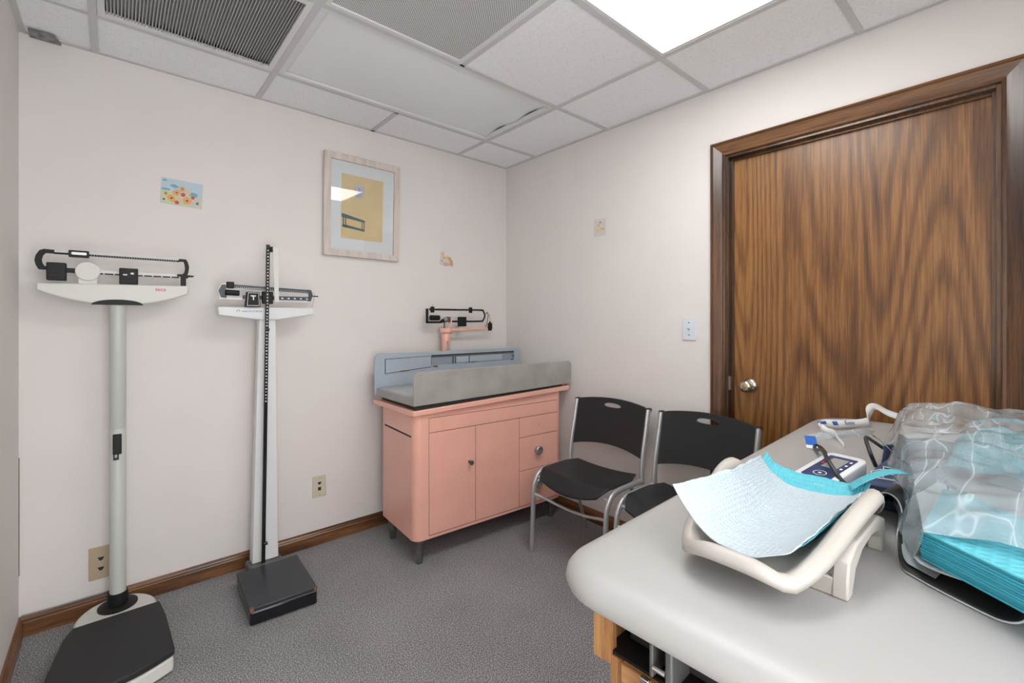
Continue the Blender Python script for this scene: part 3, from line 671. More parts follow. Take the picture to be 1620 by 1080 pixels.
obj('pivot_pin', box(BM(), (-2.350, cy-0.022, 1.420), (-2.326, cy-0.012, 1.438)), 'black', t, True)
sw = obj('sliding_weight', box(BM(), (-2.196, cy-0.030, 1.384), (-2.136, cy-0.002, 1.449)), 'black', t, True, bevel=0.003)
dl = obj('dial', cyl(BM(), (-2.165, cy-0.034, 1.424), (-2.165, cy-0.029, 1.424), 0.022, n=28), 'ink', sw, True, bevel=0.001)
obj('dial_window', box(BM(), (-2.184, cy-0.0355, 1.419), (-2.171, cy-0.034, 1.424)), 'markings', dl, True); obj('dial_window', box(BM(), (-2.160, cy-0.0355, 1.424), (-2.150, cy-0.034, 1.431)), 'markings', dl, True)
sl = obj('poise_slider', prism(BM(), rrect(-2.345, 1.482, -2.286, 1.508, 0.003), cy-0.024, cy-0.004, 'Y'), 'black', t, True)
obj('slider_window', prism(BM(), rrect(-2.337, 1.491, -2.293, 1.501, 0.004), cy-0.0256, cy-0.0238, 'Y'), 'steel', sl, True)

# ================================================================== MIDDLE SCALE WITH HEIGHT ROD
t = thing('physician_scale', 'white upright scale with black height rod and low black base, standing in the middle', 'weighing scale', (-1.668, -0.32, 0))
b1 = [(-1.800, -0.530), (-1.545, -0.548), (-1.530, -0.200), (-1.788, -0.200)]
base = obj('base', prism(BM(), scaled(b1, 1.0, (-1.66, -0.37)), 0.004, 0.058, 'Z'), 'blk_enamel', t, True, bevel=0.006, seg=3)
obj('platform', prism(BM(), scaled(b1, 1.01, (-1.66, -0.37)), 0.060, 0.076, 'Z'), ['slate_top'], t, True, bevel=0.004)
box(bm := BM(), (-1.79, -0.5405, 0.0575), (-1.55, -0.538, 0.0605)); bm.transform(Matrix.Translation((-1.67, -0.54, 0)) @ Matrix.Rotation(R(-4.0), 4, 'Z') @ Matrix.Translation((1.67, 0.54, 0)))
obj('trim_strip', bm, 'steel', base, True)
for (x, y) in ((-1.794, -0.529), (-1.552, -0.545)): obj('corner_wear', lathe(BM(), [(0.008, 0.062), (0.008, 0.0766), (0.003, 0.0772)], (x, y, 0), n=14), 'rust', base, True)
yp = -0.150
obj('pillar_foot', box(BM(), (-1.735, -0.20, 0.0), (-1.585, -0.085, 0.070)), 'darksteel', t, True, bevel=0.01)
pil = hexa(BM(), [(-1.716, yp, 0.070), (-1.600, yp, 0.070), (-1.600, yp+0.055, 0.070), (-1.716, yp+0.055, 0.070), (-1.686, yp, 1.240), (-1.612, yp, 1.240), (-1.612, yp+0.050, 1.240), (-1.686, yp+0.050, 1.240)])
obj('pillar', pil, 'white_paint', t, True, bevel=0.004)
def XX(u, y=yp): return 0
hp = [(-1.857, 1.296), (-1.438, 1.296), (-1.438, 1.262), (-1.610, 1.236), (-1.680, 1.236), (-1.853, 1.258)]
head = obj('head', prism(BM(), hp, yp-0.014, yp+0.040, 'Y'), 'white_paint', t, True, bevel=0.004)
text('lettering', 'HEALTH O METER', 0.0105, 'blue_print', (-1.718, yp-0.0145, 1.276), FACE_A, head, 0.0004)
bm = BM()
for k in range(12):
    a0, a1 = R(-30+20*k), R(-30+20*(k+1)); prism(bm, [(-1.776+0.0065*math.cos(a0), 1.277+0.0065*math.sin(a0)), (-1.776+0.0065*math.cos(a1), 1.277+0.0065*math.sin(a1)), (-1.776+0.0045*math.cos(a1), 1.277+0.0045*math.sin(a1)), (-1.776+0.0045*math.cos(a0), 1.277+0.0045*math.sin(a0))], yp-0.0150, yp-0.0143, 'Y')
obj('emblem', bm, 'blue_print', head, True)
# beam loop
ub = obj('upper_beam', hexa(BM(), [(-1.818, yp-0.004, 1.385), (-1.452, yp-0.004, 1.371), (-1.452, yp+0.004, 1.371), (-1.818, yp+0.004, 1.385), (-1.818, yp-0.004, 1.402), (-1.452, yp-0.004, 1.388), (-1.452, yp+0.004, 1.388), (-1.818, yp+0.004, 1.402)]), mat('beam_charcoal', (0.05, 0.06, 0.07), 0.4), t, True)
bm = BM()
for k in range(40):
    x = -1.80+k*0.0086; z = 1.3868-(x+1.818)*0.0383; box(bm, (x, yp-0.0046, z), (x+0.0012, yp-0.0038, z+0.0075))
box(bm, (-1.818, yp-0.0046, 1.383), (-1.64, yp-0.0038, 1.3845)); 
obj('graduation', bm, 'markings', ub, True, smooth=False)
bm = BM(); hexa(bm, [(-1.85, yp-0.007, 1.332), (-1.452, yp-0.007, 1.326), (-1.452, yp+0.004, 1.326), (-1.85, yp+0.004, 1.332), (-1.85, yp-0.007, 1.341), (-1.452, yp-0.007, 1.334), (-1.452, yp+0.004, 1.334), (-1.85, yp+0.004, 1.341)])
lbm = obj('lower_beam', bm, 'white_paint', t, True)
obj('scale_face', box(BM(), (-1.757, yp-0.009, 1.333), (-1.452, yp-0.004, 1.352)), bpy.data.materials['beam_charcoal'], lbm, True)
bm = BM()
for k in range(10): box(bm, (-1.735+k*0.029, yp-0.0096, 1.339), (-1.726+k*0.029, yp-0.0088, 1.345))
obj('graduation', bm, 'markings', lbm, True, smooth=False)
eb = [(-1.840, 1.404), (-1.815, 1.402), (-1.824, 1.370), (-1.816, 1.340), (-1.820, 1.331), (-1.845, 1.334), (-1.858, 1.370)]
e1 = obj('end_bracket', prism(BM(), eb, yp-0.008, yp+0.006, 'Y'), 'white_paint', t, True, bevel=0.001)
obj('dark_face', prism(BM(), [(x*0.82+(-1.838)*0.18, (z-1.368)*0.86+1.368) for x, z in eb], yp-0.0095, yp-0.007, 'Y'), bpy.data.materials['beam_charcoal'], e1, True)
e2 = obj('end_bracket', prism(BM(), [(-1.466, 1.390), (-1.448, 1.388), (-1.440, 1.362), (-1.450, 1.330), (-1.466, 1.330), (-1.458, 1.362)], yp-0.007, yp+0.005, 'Y'), bpy.data.materials['beam_charcoal'], t, True)
obj('pointer', box(BM(), (-1.440, yp-0.003, 1.354), (-1.412, yp+0.001, 1.360)), 'black', e2, True)
obj('catch', tube(BM(), [(-1.436, yp, 1.378), (-1.430, yp, 1.366), (-1.434, yp, 1.34), (-1.442, yp, 1.298)], 0.0018, n=8), 'steel', t, True)
obj('poise', box(BM(), (-1.822, yp-0.018, 1.382), (-1.792, yp+0.006, 1.412)), 'black', t, True, bevel=0.004)
obj('counterweight', cyl(BM(), (-1.828, yp-0.016, 1.362), (-1.772, yp-0.016, 1.360), 0.013, n=16), 'black', t, True, bevel=0.002)
sw = obj('sliding_weight', prism(BM(), [(-1.748, 1.298), (-1.686, 1.298), (-1.690, 1.368), (-1.742, 1.368)], yp-0.030, yp+0.006, 'Y'), 'black', t, True, bevel=0.002)
rim = [(-1.7435, 1.3025), (-1.6905, 1.3025), (-1.6942, 1.3642), (-1.7382, 1.3642)]
bm = BM()
for k in range(4):
    a, b = rim[k], rim[(k+1)%4]; c = (-1.7165, 1.3335)
    sh = lambda p, f: (c[0]+(p[0]-c[0])*f, c[1]+(p[1]-c[1])*f)
    prism(bm, [a, b, sh(b, 0.93), sh(a, 0.93)], yp-0.0312, yp-0.0298, 'Y')
obj('white_border', bm, 'markings', sw, True)
bm = BM(); prism(bm, [(-1.728, 1.352), (-1.706, 1.352), (-1.706, 1.347), (-1.714, 1.345), (-1.714, 1.330), (-1.719, 1.330), (-1.719, 1.345), (-1.728, 1.347)], yp-0.0320, yp-0.0298, 'Y')
obj('thumb_tab', bm, 'markings', sw, True)
# height rod
yr = yp-0.040
rod = obj('height_rod', hexa(BM(), [(-1.684, yr, 0.080), (-1.668, yr, 0.080), (-1.668, yr+0.010, 0.080), (-1.684, yr+0.010, 0.080), (-1.6635, yr, 1.596), (-1.6475, yr, 1.596), (-1.6475, yr+0.010, 1.596), (-1.6635, yr+0.010, 1.596)]), 'blk_enamel', t, True, bevel=0.0012)
bm = BM()
for k in range(49):
    z = 0.845+k*0.0150; x = -1.676+(z-0.08)*0.01352
    w_ = 0.0034 if k % 2 else 0.0050
    box(bm, (x-w_*0.6, yr-0.0006, z), (x+w_*0.6, yr+0.0004, z+0.005))
obj('graduation', bm, 'markings', rod, True, smooth=False)
obj('rod_guide', box(BM(), (-1.678, yr+0.006, 1.312), (-1.632, yr+0.030, 1.372)), 'black', t, True, bevel=0.003)
obj('rod_stop', cyl(BM(), (-1.665, yr-0.004, 1.19), (-1.652, yr-0.004, 1.19), 0.007, n=12), 'blk_enamel', t, True); obj('rod_stop', cyl(BM(), (-1.676, yr-0.003, 0.172), (-1.660, yr-0.003, 0.172), 0.008, n=12), 'blk_enamel', t, True)
obj('rod_clip', box(BM(), (-1.647, yr-0.002, 1.562), (-1.633, yr+0.014, 1.588)), 'black', t, True, bevel=0.003)
obj('headpiece', hexa(BM(), [(-1.628, yr-0.002, 1.322), (-1.608, yr-0.002, 1.322), (-1.608, yr+0.002, 1.322), (-1.628, yr+0.002, 1.322), (-1.636, yr-0.002, 1.585), (-1.614, yr-0.002, 1.585), (-1.614, yr+0.002, 1.585), (-1.636, yr+0.002, 1.585)]), 'offwhite', t, True, bevel=0.001, label='folded cream measuring arm')

# ================================================================== PINK CABINET WITH INFANT SCALE
RZ = R(-3.6)
cab = thing('scale_cabinet', 'salmon pink metal cabinet on short legs with door and knobbed drawers', 'cabinet', (-1.09, -0.60, 0), RZ)
D_ = 0.445
def bz(x): return 0.758+0.034*x/1.05
outl = rrect(0.0, 0.02, 1.005, D_, [0.02, 0.02, 0.045, 0.045], 8)
bm = BM(); lo_ = [bm.verts.new((x, y, 0.127)) for x, y in outl]; hi_ = [bm.verts.new((x, y, bz(x))) for x, y in outl]
n = len(outl)
for i in range(n): bm.faces.new((lo_[i], lo_[(i+1)%n], hi_[(i+1)%n], hi_[i]))
bm.faces.new(lo_[::-1]); bm.faces.new(hi_)
body = obj('body', bm, 'pink', cab, ang=30)
sl0, sl1 = -0.016, 1.051
obj('top_slab', hexa(BM(), [(sl0, 0, bz(sl0)+0.0005), (sl1, 0, bz(sl1)+0.0005), (sl1, 0.475, bz(sl1)+0.0005), (sl0-0.026, 0.475, bz(sl0)+0.0005), (sl0, 0, 0.785), (sl1, 0, 0.821), (sl1, 0.475, 0.821), (sl0-0.026, 0.475, 0.785)]), 'pink', cab, bevel=0.004)
def panel(name, x0, x1, z0, z1, proud=0.0035):
    g_ = 0.0015
    sb = obj(name, box(BM(), (x0+g_, 0.02-proud, z0+g_), (x1-g_, 0.024, z1-g_)), 'pink', cab, bevel=0.0012)
    return sb
obj('seam_plate', box(BM(), (0.078, 0.0195, 0.142), (0.962, 0.030, 0.738)), 'pink_gap', cab)
panel('apron', 0.078, 0.961, 0.662, 0.737)
dr = panel('door', 0.078, 0.357, 0.144, 0.662)
panel('fixed_panel', 0.357, 0.659, 0.144, 0.662)
d1 = panel('drawer', 0.659, 0.961, 0.545, 0.662); d2 = panel('drawer', 0.659, 0.961, 0.349, 0.545); d3 = panel('drawer', 0.659, 0.961, 0.144, 0.349)
obj('screw_hole', cyl(BM(), (0.81, 0.0155, 0.604), (0.81, 0.0175, 0.604), 0.0025, n=10), 'ink', d1)
obj('knob', lathe(BM(), [(0.008, 0.0165), (0.006, 0.010), (0.005, 0.002), (0.010, -0.002), (0.013, -0.006), (0.012, -0.011), (0.006, -0.013)], (0.318, 0, 0.474), 'Y', 18), 'darksteel', dr)
for dd, kx, kz_ in ((d2, 0.795, 0.456), (d3, 0.795, 0.262)):
    obj('knob', lathe(BM(), [(0.020, 0.0165), (0.018, 0.006), (0.0235, 0.002), (0.0265, -0.006), (0.0265, -0.010), (0.022, -0.014), (0.018, -0.013), (0.010, -0.008), (0.002, -0.007)], (kx, 0, kz_), 'Y', 30), 'steel', dd, ang=50)
obj('side_slot', box(BM(), (-0.0008, 0.060, 0.643), (0.002, 0.400, 0.652)), 'ink', body)
for (x, y) in ((0.045, 0.062), (0.950, 0.062), (0.045, 0.395), (0.950, 0.395)):
    obj('leg', lathe(BM(), [(0.0165, 0.0), (0.017, 0.004), (0.026, 0.105), (0.028, 0.127)], (x, y, 0), n=24), 'darksteel', cab)

sc = thing('infant_scale', 'grey steel infant scale tray with raised sides and pink balance post, on pink cabinet', 'weighing scale', (-1.09, -0.60, 0.80), RZ)
Z0 = -0.80
def zz(x): return 0.818+0.021*x/1.06
# near-black block filling the gap between slab and tray
bm = BM(); hexa(bm, [(0.0, 0.012, 0.7865+Z0), (1.0, 0.012, 0.8205+Z0), (1.0, 0.44, 0.8205+Z0), (0.0, 0.44, 0.7865+Z0), (0.0, 0.012, zz(0)+Z0), (1.0, 0.012, zz(1)+Z0), (1.0, 0.44, zz(1)+Z0), (0.0, 0.44, zz(0)+Z0)])
obj('under_frame', bm, 'ink', sc)
bm = BM(); hexa(bm, [(-0.012, 0.012, zz(0)-0.012+Z0), (1.05, 0.012, zz(1.05)-0.004+Z0), (1.05, 0.433, zz(1.05)-0.004+Z0), (-0.038, 0.433, zz(0)-0.012+Z0), (-0.012, 0.012, 0.852+Z0), (1.05, 0.012, 0.866+Z0), (1.05, 0.433, 0.866+Z0), (-0.038, 0.433, 0.852+Z0)])
tray = obj('tray', bm, 'tray_grey', sc, bevel=0.008, seg=3)
obj('tray_bed', hexa(BM(), [(-0.006, 0.02, 0.8525+Z0), (1.045, 0.02, 0.8665+Z0), (1.045, 0.42, 0.8665+Z0), (-0.030, 0.42, 0.8525+Z0), (-0.004, 0.022, 0.8535+Z0), (1.043, 0.022, 0.8675+Z0), (1.043, 0.418, 0.8675+Z0), (-0.028, 0.418, 0.8535+Z0)]), 'tray_bed', tray)
def side_panel(x0, x1, zl, zr, zt, r):
    p = rrect(x0, 0, x1, zt-zl, [r, r, 0.004, 0.004], 8)
    return [(x, z+zl+(zr-zl)*(x-x0)/(x1-x0)*(1-z/(zt-zl))) for x, z in p]
p = [(x, z+Z0) for x, z in side_panel(-0.012, 1.067, 0.808, 0.834, 0.976, 0.030)]
obj('front_wall', prism(BM(), p, 0.002, 0.012, 'Y'), 'tray_grey', sc, bevel=0.002)
p = [(x, z+Z0) for x, z in side_panel(-0.046, 0.995, 0.810, 0.834, 1.042, 0.030)]
back = obj('back_wall', prism(BM(), p, 0.434, 0.446, 'Y'), 'blue_grey', sc, bevel=0.002)
# recess with ruler
obj('ruler_slot', box(BM(), (0.308, 0.4325, 0.960+Z0), (0.945, 0.4345, 1.020+Z0)), mat('slot_blue', (0.24, 0.28, 0.32), 0.5), back)
obj('ruler', box(BM(), (0.308, 0.4300, 1.006+Z0), (0.935, 0.4325, 1.020+Z0)), 'ink', back)
bm = BM()
for k in range(60): box(bm, (0.314+k*0.0103, 0.4294, 1.008+Z0), (0.3152+k*0.0103, 0.4301, 1.013+Z0))
obj('graduation', bm, 'markings', back, smooth=False)
obj('cover_plate', prism(BM(), [(0.014, 0.927+Z0), (0.306, 0.948+Z0), (0.306, 1.016+Z0), (0.014, 1.012+Z0)], 0.4315, 0.4342, 'Y'), 'ink', back)
obj('blue_cover', prism(BM(), [(0.017, 0.930+Z0), (0.303, 0.951+Z0), (0.303, 1.014+Z0), (0.017, 1.009+Z0)], 0.4300, 0.4322, 'Y'), 'blue_grey', back)
obj('ruler_cover', box(BM(), (0.480, 0.4295, 0.964+Z0), (0.835, 0.4322, 1.002+Z0)), 'blue_grey', back, bevel=0.0008)
obj('slider_pin', box(BM(), (0.452, 0.428, 0.960+Z0), (0.462, 0.433, 1.010+Z0)), 'darksteel', back); obj('slider_pin', box(BM(), (0.472, 0.428, 0.960+Z0), (0.478, 0.433, 1.004+Z0)), 'darksteel', back)
obj('latch', box(BM(), (0.915, 0.427, 0.958+Z0), (0.932, 0.433, 0.966+Z0)), 'darksteel', back); obj('hook', tube(BM(), [(0.925, 0.430, 0.995+Z0), (0.938, 0.428, 0.985+Z0), (0.928, 0.428, 0.975+Z0)], 0.003, n=8), 'darksteel', back)
obj('slider_rod', box(BM(), (0.572, 0.4275, 0.962+Z0), (0.578, 0.4295, 1.006+Z0)), 'darksteel', back)
for a_ in ((0.13, 0.9365, 0.004, 3, 9), (0.335, 0.9505, 0.005, 4, 4), (0.60, 0.9625, 0.003, 5, 18)):
    obj('rust_spot', prism(BM(), blob(a_[0], a_[1]+Z0, a_[2], 9, a_[3], a_[4]), 0.4290, 0.4345, 'Y'), 'rust', back)
# post and balance beam, behind the tray (world coordinates)
yb = -0.095
obj('post', lathe(BM(), [(0.030, 0.806), (0.030, 1.10), (0.032, 1.138), (0.031, 1.142), (0.033, 1.146), (0.042, 1.156), (0.042, 1.176), (0.034, 1.182)], (-0.592, yb, 0), n=26), 'pink', sc, True)
obj('worn_patch', prism(BM(), [(-0.606, 1.04), (-0.582, 1.04), (-0.590, 1.075), (-0.590, 1.098), (-0.606, 1.098), (-0.603, 1.075)], yb-0.0315, yb-0.022, 'Y'), 'tray_grey', sc, True)
arm = obj('post_arm', hexa(BM(), [(-0.560, yb-0.012, 1.158), (-0.262, yb-0.010, 1.168), (-0.262, yb+0.010, 1.168), (-0.560, yb+0.012, 1.158), (-0.560, yb-0.012, 1.178), (-0.262, yb-0.010, 1.184), (-0.262, yb+0.010, 1.184), (-0.560, yb+0.012, 1.178)]), 'pink', sc, True, bevel=0.003)
obj('fork', tube(BM(), [(-0.578, yb, 1.176), (-0.560, yb, 1.20), (-0.556, yb-0.004, 1.232), (-0.548, yb-0.004, 1.245)], 0.009, 0.006, n=10), 'pink', sc, True)
obj('hook', tube(BM(), [(-0.272, yb, 1.180), (-0.258, yb, 1.205), (-0.252, yb, 1.235), (-0.246, yb, 1.262), (-0.254, yb, 1.285), (-0.266, yb, 1.275)], 0.0035, n=8), mat('copper_brown', (0.35, 0.17, 0.11), 0.45, 0.5), sc, True)
bm = BM()
loop = [(-0.716, 1.300), (-0.300, 1.300), (-0.285, 1.292), (-0.272, 1.262), (-0.285, 1.232), (-0.300, 1.224), (-0.560, 1.224)]
loop3 = [(x, yb, z) for x, z in loop]
tube(bm, [(-0.716, yb, 1.300), (-0.5, yb, 1.300), (-0.310, yb, 1.300), (-0.290, yb, 1.293), (-0.276, yb, 1.263), (-0.290, yb, 1.232), (-0.310, yb, 1.224), (-0.45, yb, 1.223), (-0.575, yb, 1.224)], 0.004, 0.006, n=8, side=(0, 1, 0))
beam = obj('balance_beam', bm, 'black', sc, True)
bm = BM()
for k in range(26): box(bm, (-0.505+k*0.0072, yb-0.0052, 1.297), (-0.5038+k*0.0072, yb-0.0036, 1.303))
obj('graduation', bm, 'darksteel', beam, True, smooth=False)
obj('beam_end', prism(BM(), [(-0.740, 1.305), (-0.724, 1.305), (-0.724, 1.226), (-0.640, 1.226), (-0.620, 1.240), (-0.575, 1.240), (-0.575, 1.222), (-0.635, 1.212), (-0.740, 1.212)], yb-0.004, yb+0.004, 'Y'), 'black', sc, True, bevel=0.0015)
obj('counterweight', cyl(BM(), (-0.715, yb-0.010, 1.247), (-0.650, yb-0.010, 1.247), 0.017, n=18), 'black', sc, True, bevel=0.003)
obj('sliding_weight', box(BM(), (-0.497, yb-0.012, 1.190), (-0.438, yb+0.010, 1.254)), 'black', sc, True, bevel=0.003)
obj('poise', box(BM(), (-0.408, yb-0.009, 1.280), (-0.388, yb+0.007, 1.318)), 'black', sc, True, bevel=0.002)
ps = obj('poise', box(BM(), (-0.706, yb-0.009, 1.280), (-0.684, yb+0.007, 1.318)), 'black', sc, True, bevel=0.002)
obj('thumb_screw', cyl(BM(), (-0.695, yb, 1.318), (-0.695, yb, 1.334), 0.003, n=8), 'steel', ps, True)
obj('pivot_ring', cyl(BM(), (-0.600, yb-0.012, 1.238), (-0.600, yb+0.006, 1.238), 0.012, n=16), 'steel', sc, True); obj('pivot_block', box(BM(), (-0.590, yb-0.008, 1.222), (-0.560, yb+0.008, 1.254)), 'darksteel', sc, True, bevel=0.003); obj('pivot_stem', cyl(BM(), (-0.606, yb, 1.18), (-0.604, yb, 1.23), 0.005, n=10), 'darksteel', sc, True)
hw_ = obj('hanging_weight', lathe(BM(), [(0.006, 1.222), (0.006, 1.214), (0.016, 1.210), (0.017, 1.172), (0.013, 1.166), (0.013, 1.158)][::-1], (-0.230, yb, 0), n=16), 'black', sc, True)
obj('hanger', tube(BM(), [(-0.250, yb, 1.262), (-0.236, yb, 1.268), (-0.231, yb, 1.255), (-0.230, yb, 1.220)], 0.0022, n=8), 'steel', hw_, True)

# ================================================================== CHAIRS
def solid_cut(bm, cutter_bm, name):
    me = bpy.data.meshes.new('a'); bm.to_mesh(me); bm.free(); mc = bpy.data.meshes.new('b'); cutter_bm.to_mesh(mc); cutter_bm.free()
    a = bpy.data.objects.new('a', me); b = bpy.data.objects.new('b', mc); C.objects.link(a); C.objects.link(b)
    md = a.modifiers.new('x', 'BOOLEAN'); md.operation = 'DIFFERENCE'; md.object = b; md.solver = 'EXACT'
    dg = bpy.context.evaluated_depsgraph_get(); dg.update()
    r = bpy.data.meshes.new_from_object(a.evaluated_get(dg))
    bpy.data.objects.remove(a); bpy.data.objects.remove(b)
    out = BM(); out.from_mesh(r); return out
def shell(f, nu, nv, off):
    """closed slab between surface f and f moved by vector function off"""
    bm = BM()
    A = [[bm.verts.new(f(i/nu, j/nv)) for j in range(nv+1)] for i in range(nu+1)]
    B = [[bm.verts.new(Vector(f(i/nu, j/nv))+Vector(off(i/nu, j/nv))) for j in range(nv+1)] for i in range(nu+1)]
    for i in range(nu):
        for j in range(nv):
            bm.faces.new((A[i][j], A[i+1][j], A[i+1][j+1], A[i][j+1])); bm.faces.new((B[i][j], B[i][j+1], B[i+1][j+1], B[i+1][j]))
    for i in range(nu):
        bm.faces.new((A[i][0], B[i][0], B[i+1][0], A[i+1][0])); bm.faces.new((A[i][nv], A[i+1][nv], B[i+1][nv], B[i][nv]))
    for j in range(nv):
        bm.faces.new((A[0][j], A[0][j+1], B[0][j+1], B[0][j])); bm.faces.new((A[nu][j], B[nu][j], B[nu][j+1], A[nu][j+1]))
    bmesh.ops.recalc_face_normals(bm, faces=bm.faces[:]); return bm
def make_chair(label):
    t = thing('stacking_chair', label, 'chair', (0, 0, 0), group='black stacking chairs by the door')
    HW = 0.232
    # backrest: x(z) follows the posts; u across, v up
    def bx(z): return -0.150-0.075*((z-0.44)/0.35)
    def fb(u, v):
        s = 2*u-1; zb_ = 0.520+0.028*(1-s*s); ztp = 0.775+0.020*(1-s*s)
        if abs(s) > 0.93: ztp -= 0.006
        z = zb_+(ztp-zb_)*v
        return (bx(z)-0.022*(1-s*s)+0.010, s*(HW-0.010), z)
    bmk = shell(fb, 28, 14, lambda u, v: (-0.011, 0, 0))
    c = BM(); prism(c, [(0.056*math.cos(a)*(1.0), 0.758+0.0135*math.sin(a)+0.004*math.cos(a)**2*-1) for a in [2*PI*k/28 for k in range(28)]], -0.34, -0.10, 'X')
    bmk = solid_cut(bmk, c, 'backrest')
    obj('backrest', bmk, 'chair_black', t, ang=40, bevel=0.002)
    obj('hand_hole_rim', tube(BM(), [(bx(0.758)-0.022+0.0105, 0.058*math.cos(a), 0.756+0.0155*math.sin(a)) for a in [2*PI*k/24 for k in range(25)]], 0.002, n=6, sm=0), 'chair_black', t)
    def fs(u, v):
        s = 2*u-1; x = -0.165+0.345*v
        wd = (HW-0.012)*(1.0-0.10*max(0, (v-0.55)/0.45)**2*0+0)
        wd *= (0.86+0.14*min(1, v/0.25)) if v < 0.25 else 1.0
        if v > 0.72: wd *= 1-0.17*((v-0.72)/0.28)**1.6
        z = 0.425+0.012*s*s-0.010*math.sin(PI*min(1, v/0.85))*(1-s*s)
        if v > 0.78: z -= 0.058*((v-0.78)/0.22)**1.5*(1-0.35*s*s)
        return (x-0.012*s*s*(v > 0.72)*((v-0.72)/0.28 if v > 0.72 else 0), s*wd, z)
    obj('seat', shell(fs, 24, 26, lambda u, v: (-0.004*max(0, v-0.7), 0, -0.010)), 'chair_black', t, ang=50, bevel=0.002)
    for s in (-1, 1):
        y = s*HW
        fr_ = tube(BM(), [(0.176, y, 0.0), (0.170, y, 0.15), (0.163, y, 0.30), (0.150, y, 0.365), (0.115, y, 0.405), (0.060, y, 0.418), (-0.03, y, 0.418), (-0.155, y, 0.415)], 0.0115, 0.0145, n=14, side=(0, 1, 0))
        lg = obj('leg', fr_, 'silver', t)
        obj('back_post', tube(BM(), [(-0.150, y, 0.400), (-0.152, y, 0.46), (-0.165, y, 0.55), (-0.192, y, 0.66), (-0.216, y, 0.768)], 0.0115, 0.016, n=12, side=(0, 1, 0)), 'silver', t)
        obj('leg', tube(BM(), [(-0.100, s*(HW-0.035), 0.405), (-0.150, s*(HW-0.035), 0.28), (-0.215, s*(HW-0.03), 0.12), (-0.262, s*(HW-0.03), 0.0)], 0.0085, 0.011, n=12, side=(0, 1, 0)), 'silver', t)
        obj('stud', cyl(BM(), (0.130, s*(HW-0.035), 0.388), (0.130, s*HW, 0.388), 0.008, n=10), 'silver', t)
        obj('post_cap', box(BM(), (-0.236, y-0.014, 0.756), (-0.206, y+0.010, 0.776)), 'chair_black', t, bevel=0.005)
    obj('stretcher', tube(BM(), [(0.163, HW, 0.305), (0.145, HW*0.75, 0.292), (0.120, HW*0.35, 0.268), (0.115, 0, 0.262), (0.120, -HW*0.35, 0.268), (0.145, -HW*0.75, 0.292), (0.163, -HW, 0.305)], 0.0075, n=10), 'silver', t)
    return t
ch = make_chair('black plastic stacking chair with silver frame standing next to the pink cabinet')
ch.location = (-0.342, -1.057, 0); ch.rotation_euler = (0, 0, R(182.4))
c2 = ch.copy(); C.objects.link(c2)
for k in list(ch.children):
    d = k.copy(); C.objects.link(d); d.parent = c2
c2['label'] = 'black plastic stacking chair with silver frame partly hidden behind the exam table'
c2.location = (-0.335, -1.588, 0); c2.rotation_euler = (0, 0, R(180))

# ================================================================== EXAM TABLE
TZ = 0.86
ET = thing('exam_table', 'examination table with rounded grey vinyl pad on a golden oak base', 'exam table', (-0.87, -2.38, 0), R(2.0))
tx0, tx1, ty0, ty1 = -0.818, 0.832, -0.345, 0.325
def ring_outline(inset):
    return rrect(tx0+inset, ty0+inset, tx1-inset, ty1-inset, [max(0.02, 0.16-inset), max(0.02, 0.10-inset), max(0.02, 0.12-inset), max(0.02, 0.2-inset)], 12)
bm = BM(); prof = [(0.034, -0.046), (0.014, -0.044), (0.004, -0.038), (0.0, -0.029), (0.002, -0.020), (0.009, -0.011), (0.020, -0.004), (0.034, -0.0008), (0.06, 0.0), (0.12, 0.0)]
rings = [[bm.verts.new((x, y, TZ+h)) for x, y in ring_outline(i)] for i, h in prof]
n = len(rings[0])
for a, b in zip(rings, rings[1:]):
    for i in range(n): bm.faces.new((a[i], a[(i+1)%n], b[(i+1)%n], b[i]))
bm.faces.new(rings[0][::-1]); bm.faces.new(rings[-1])
obj('pad', bm, 'vinyl', ET, ang=60)
# base cabinet (local frame)
bx0, bx1, by0, by1 = -0.760, 0.70, -0.290, 0.262
lower_y1 = 0.232
obj('side_panel', box(BM(), (bx0, by1-0.020, 0.712), (bx1, by1, 0.8138)), 'oak_light_z', ET)
obj('side_panel', box(BM(), (bx0+0.001, lower_y1-0.020, 0.04), (bx1, lower_y1, 0.728)), 'oak_light_z', ET)
obj('side_panel', box(BM(), (bx0, by0, 0.04), (bx1, by0+0.020, 0.8138)), 'oak_light_z', ET)
obj('front_post', box(BM(), (bx0-0.002, by1-0.032, 0.715), (bx0+0.014, by1-0.001, 0.8136)), 'oak_light_z', ET)
obj('drawer_front', box(BM(), (bx0-0.004, by0+0.021, 0.40), (bx0+0.016, lower_y1-0.021, 0.728)), 'oak_light_y', ET, bevel=0.002)
obj('drawer_front', box(BM(), (bx0-0.004, by0+0.021, 0.08), (bx0+0.016, lower_y1-0.021, 0.396)), 'oak_light_y', ET, bevel=0.002)
obj('plinth', box(BM(), (bx0+0.03, by0+0.03, 0), (bx1-0.03, lower_y1-0.03, 0.05)), 'ink', ET)
obj('far_panel', box(BM(), (bx1-0.02, by0+0.021, 0.04), (bx1, lower_y1-0.021, 0.80)), 'oak_light_z', ET)
obj('compartment_floor', box(BM(), (bx0+0.004, by0+0.021, 0.7285), (bx0+0.40, by1-0.020, 0.733)), 'black', ET)
obj('compartment_back', box(BM(), (bx0+0.385, by0+0.021, 0.733), (bx0+0.40, by1-0.034, 0.813)), 'ink', ET)
rail = obj('steel_rail', box(BM(), (bx0+0.045, by0+0.03, 0.7335), (bx0+0.052, by1-0.036, 0.768)), mat('rail_charcoal', (0.035, 0.032, 0.036), 0.45), ET, bevel=0.002)
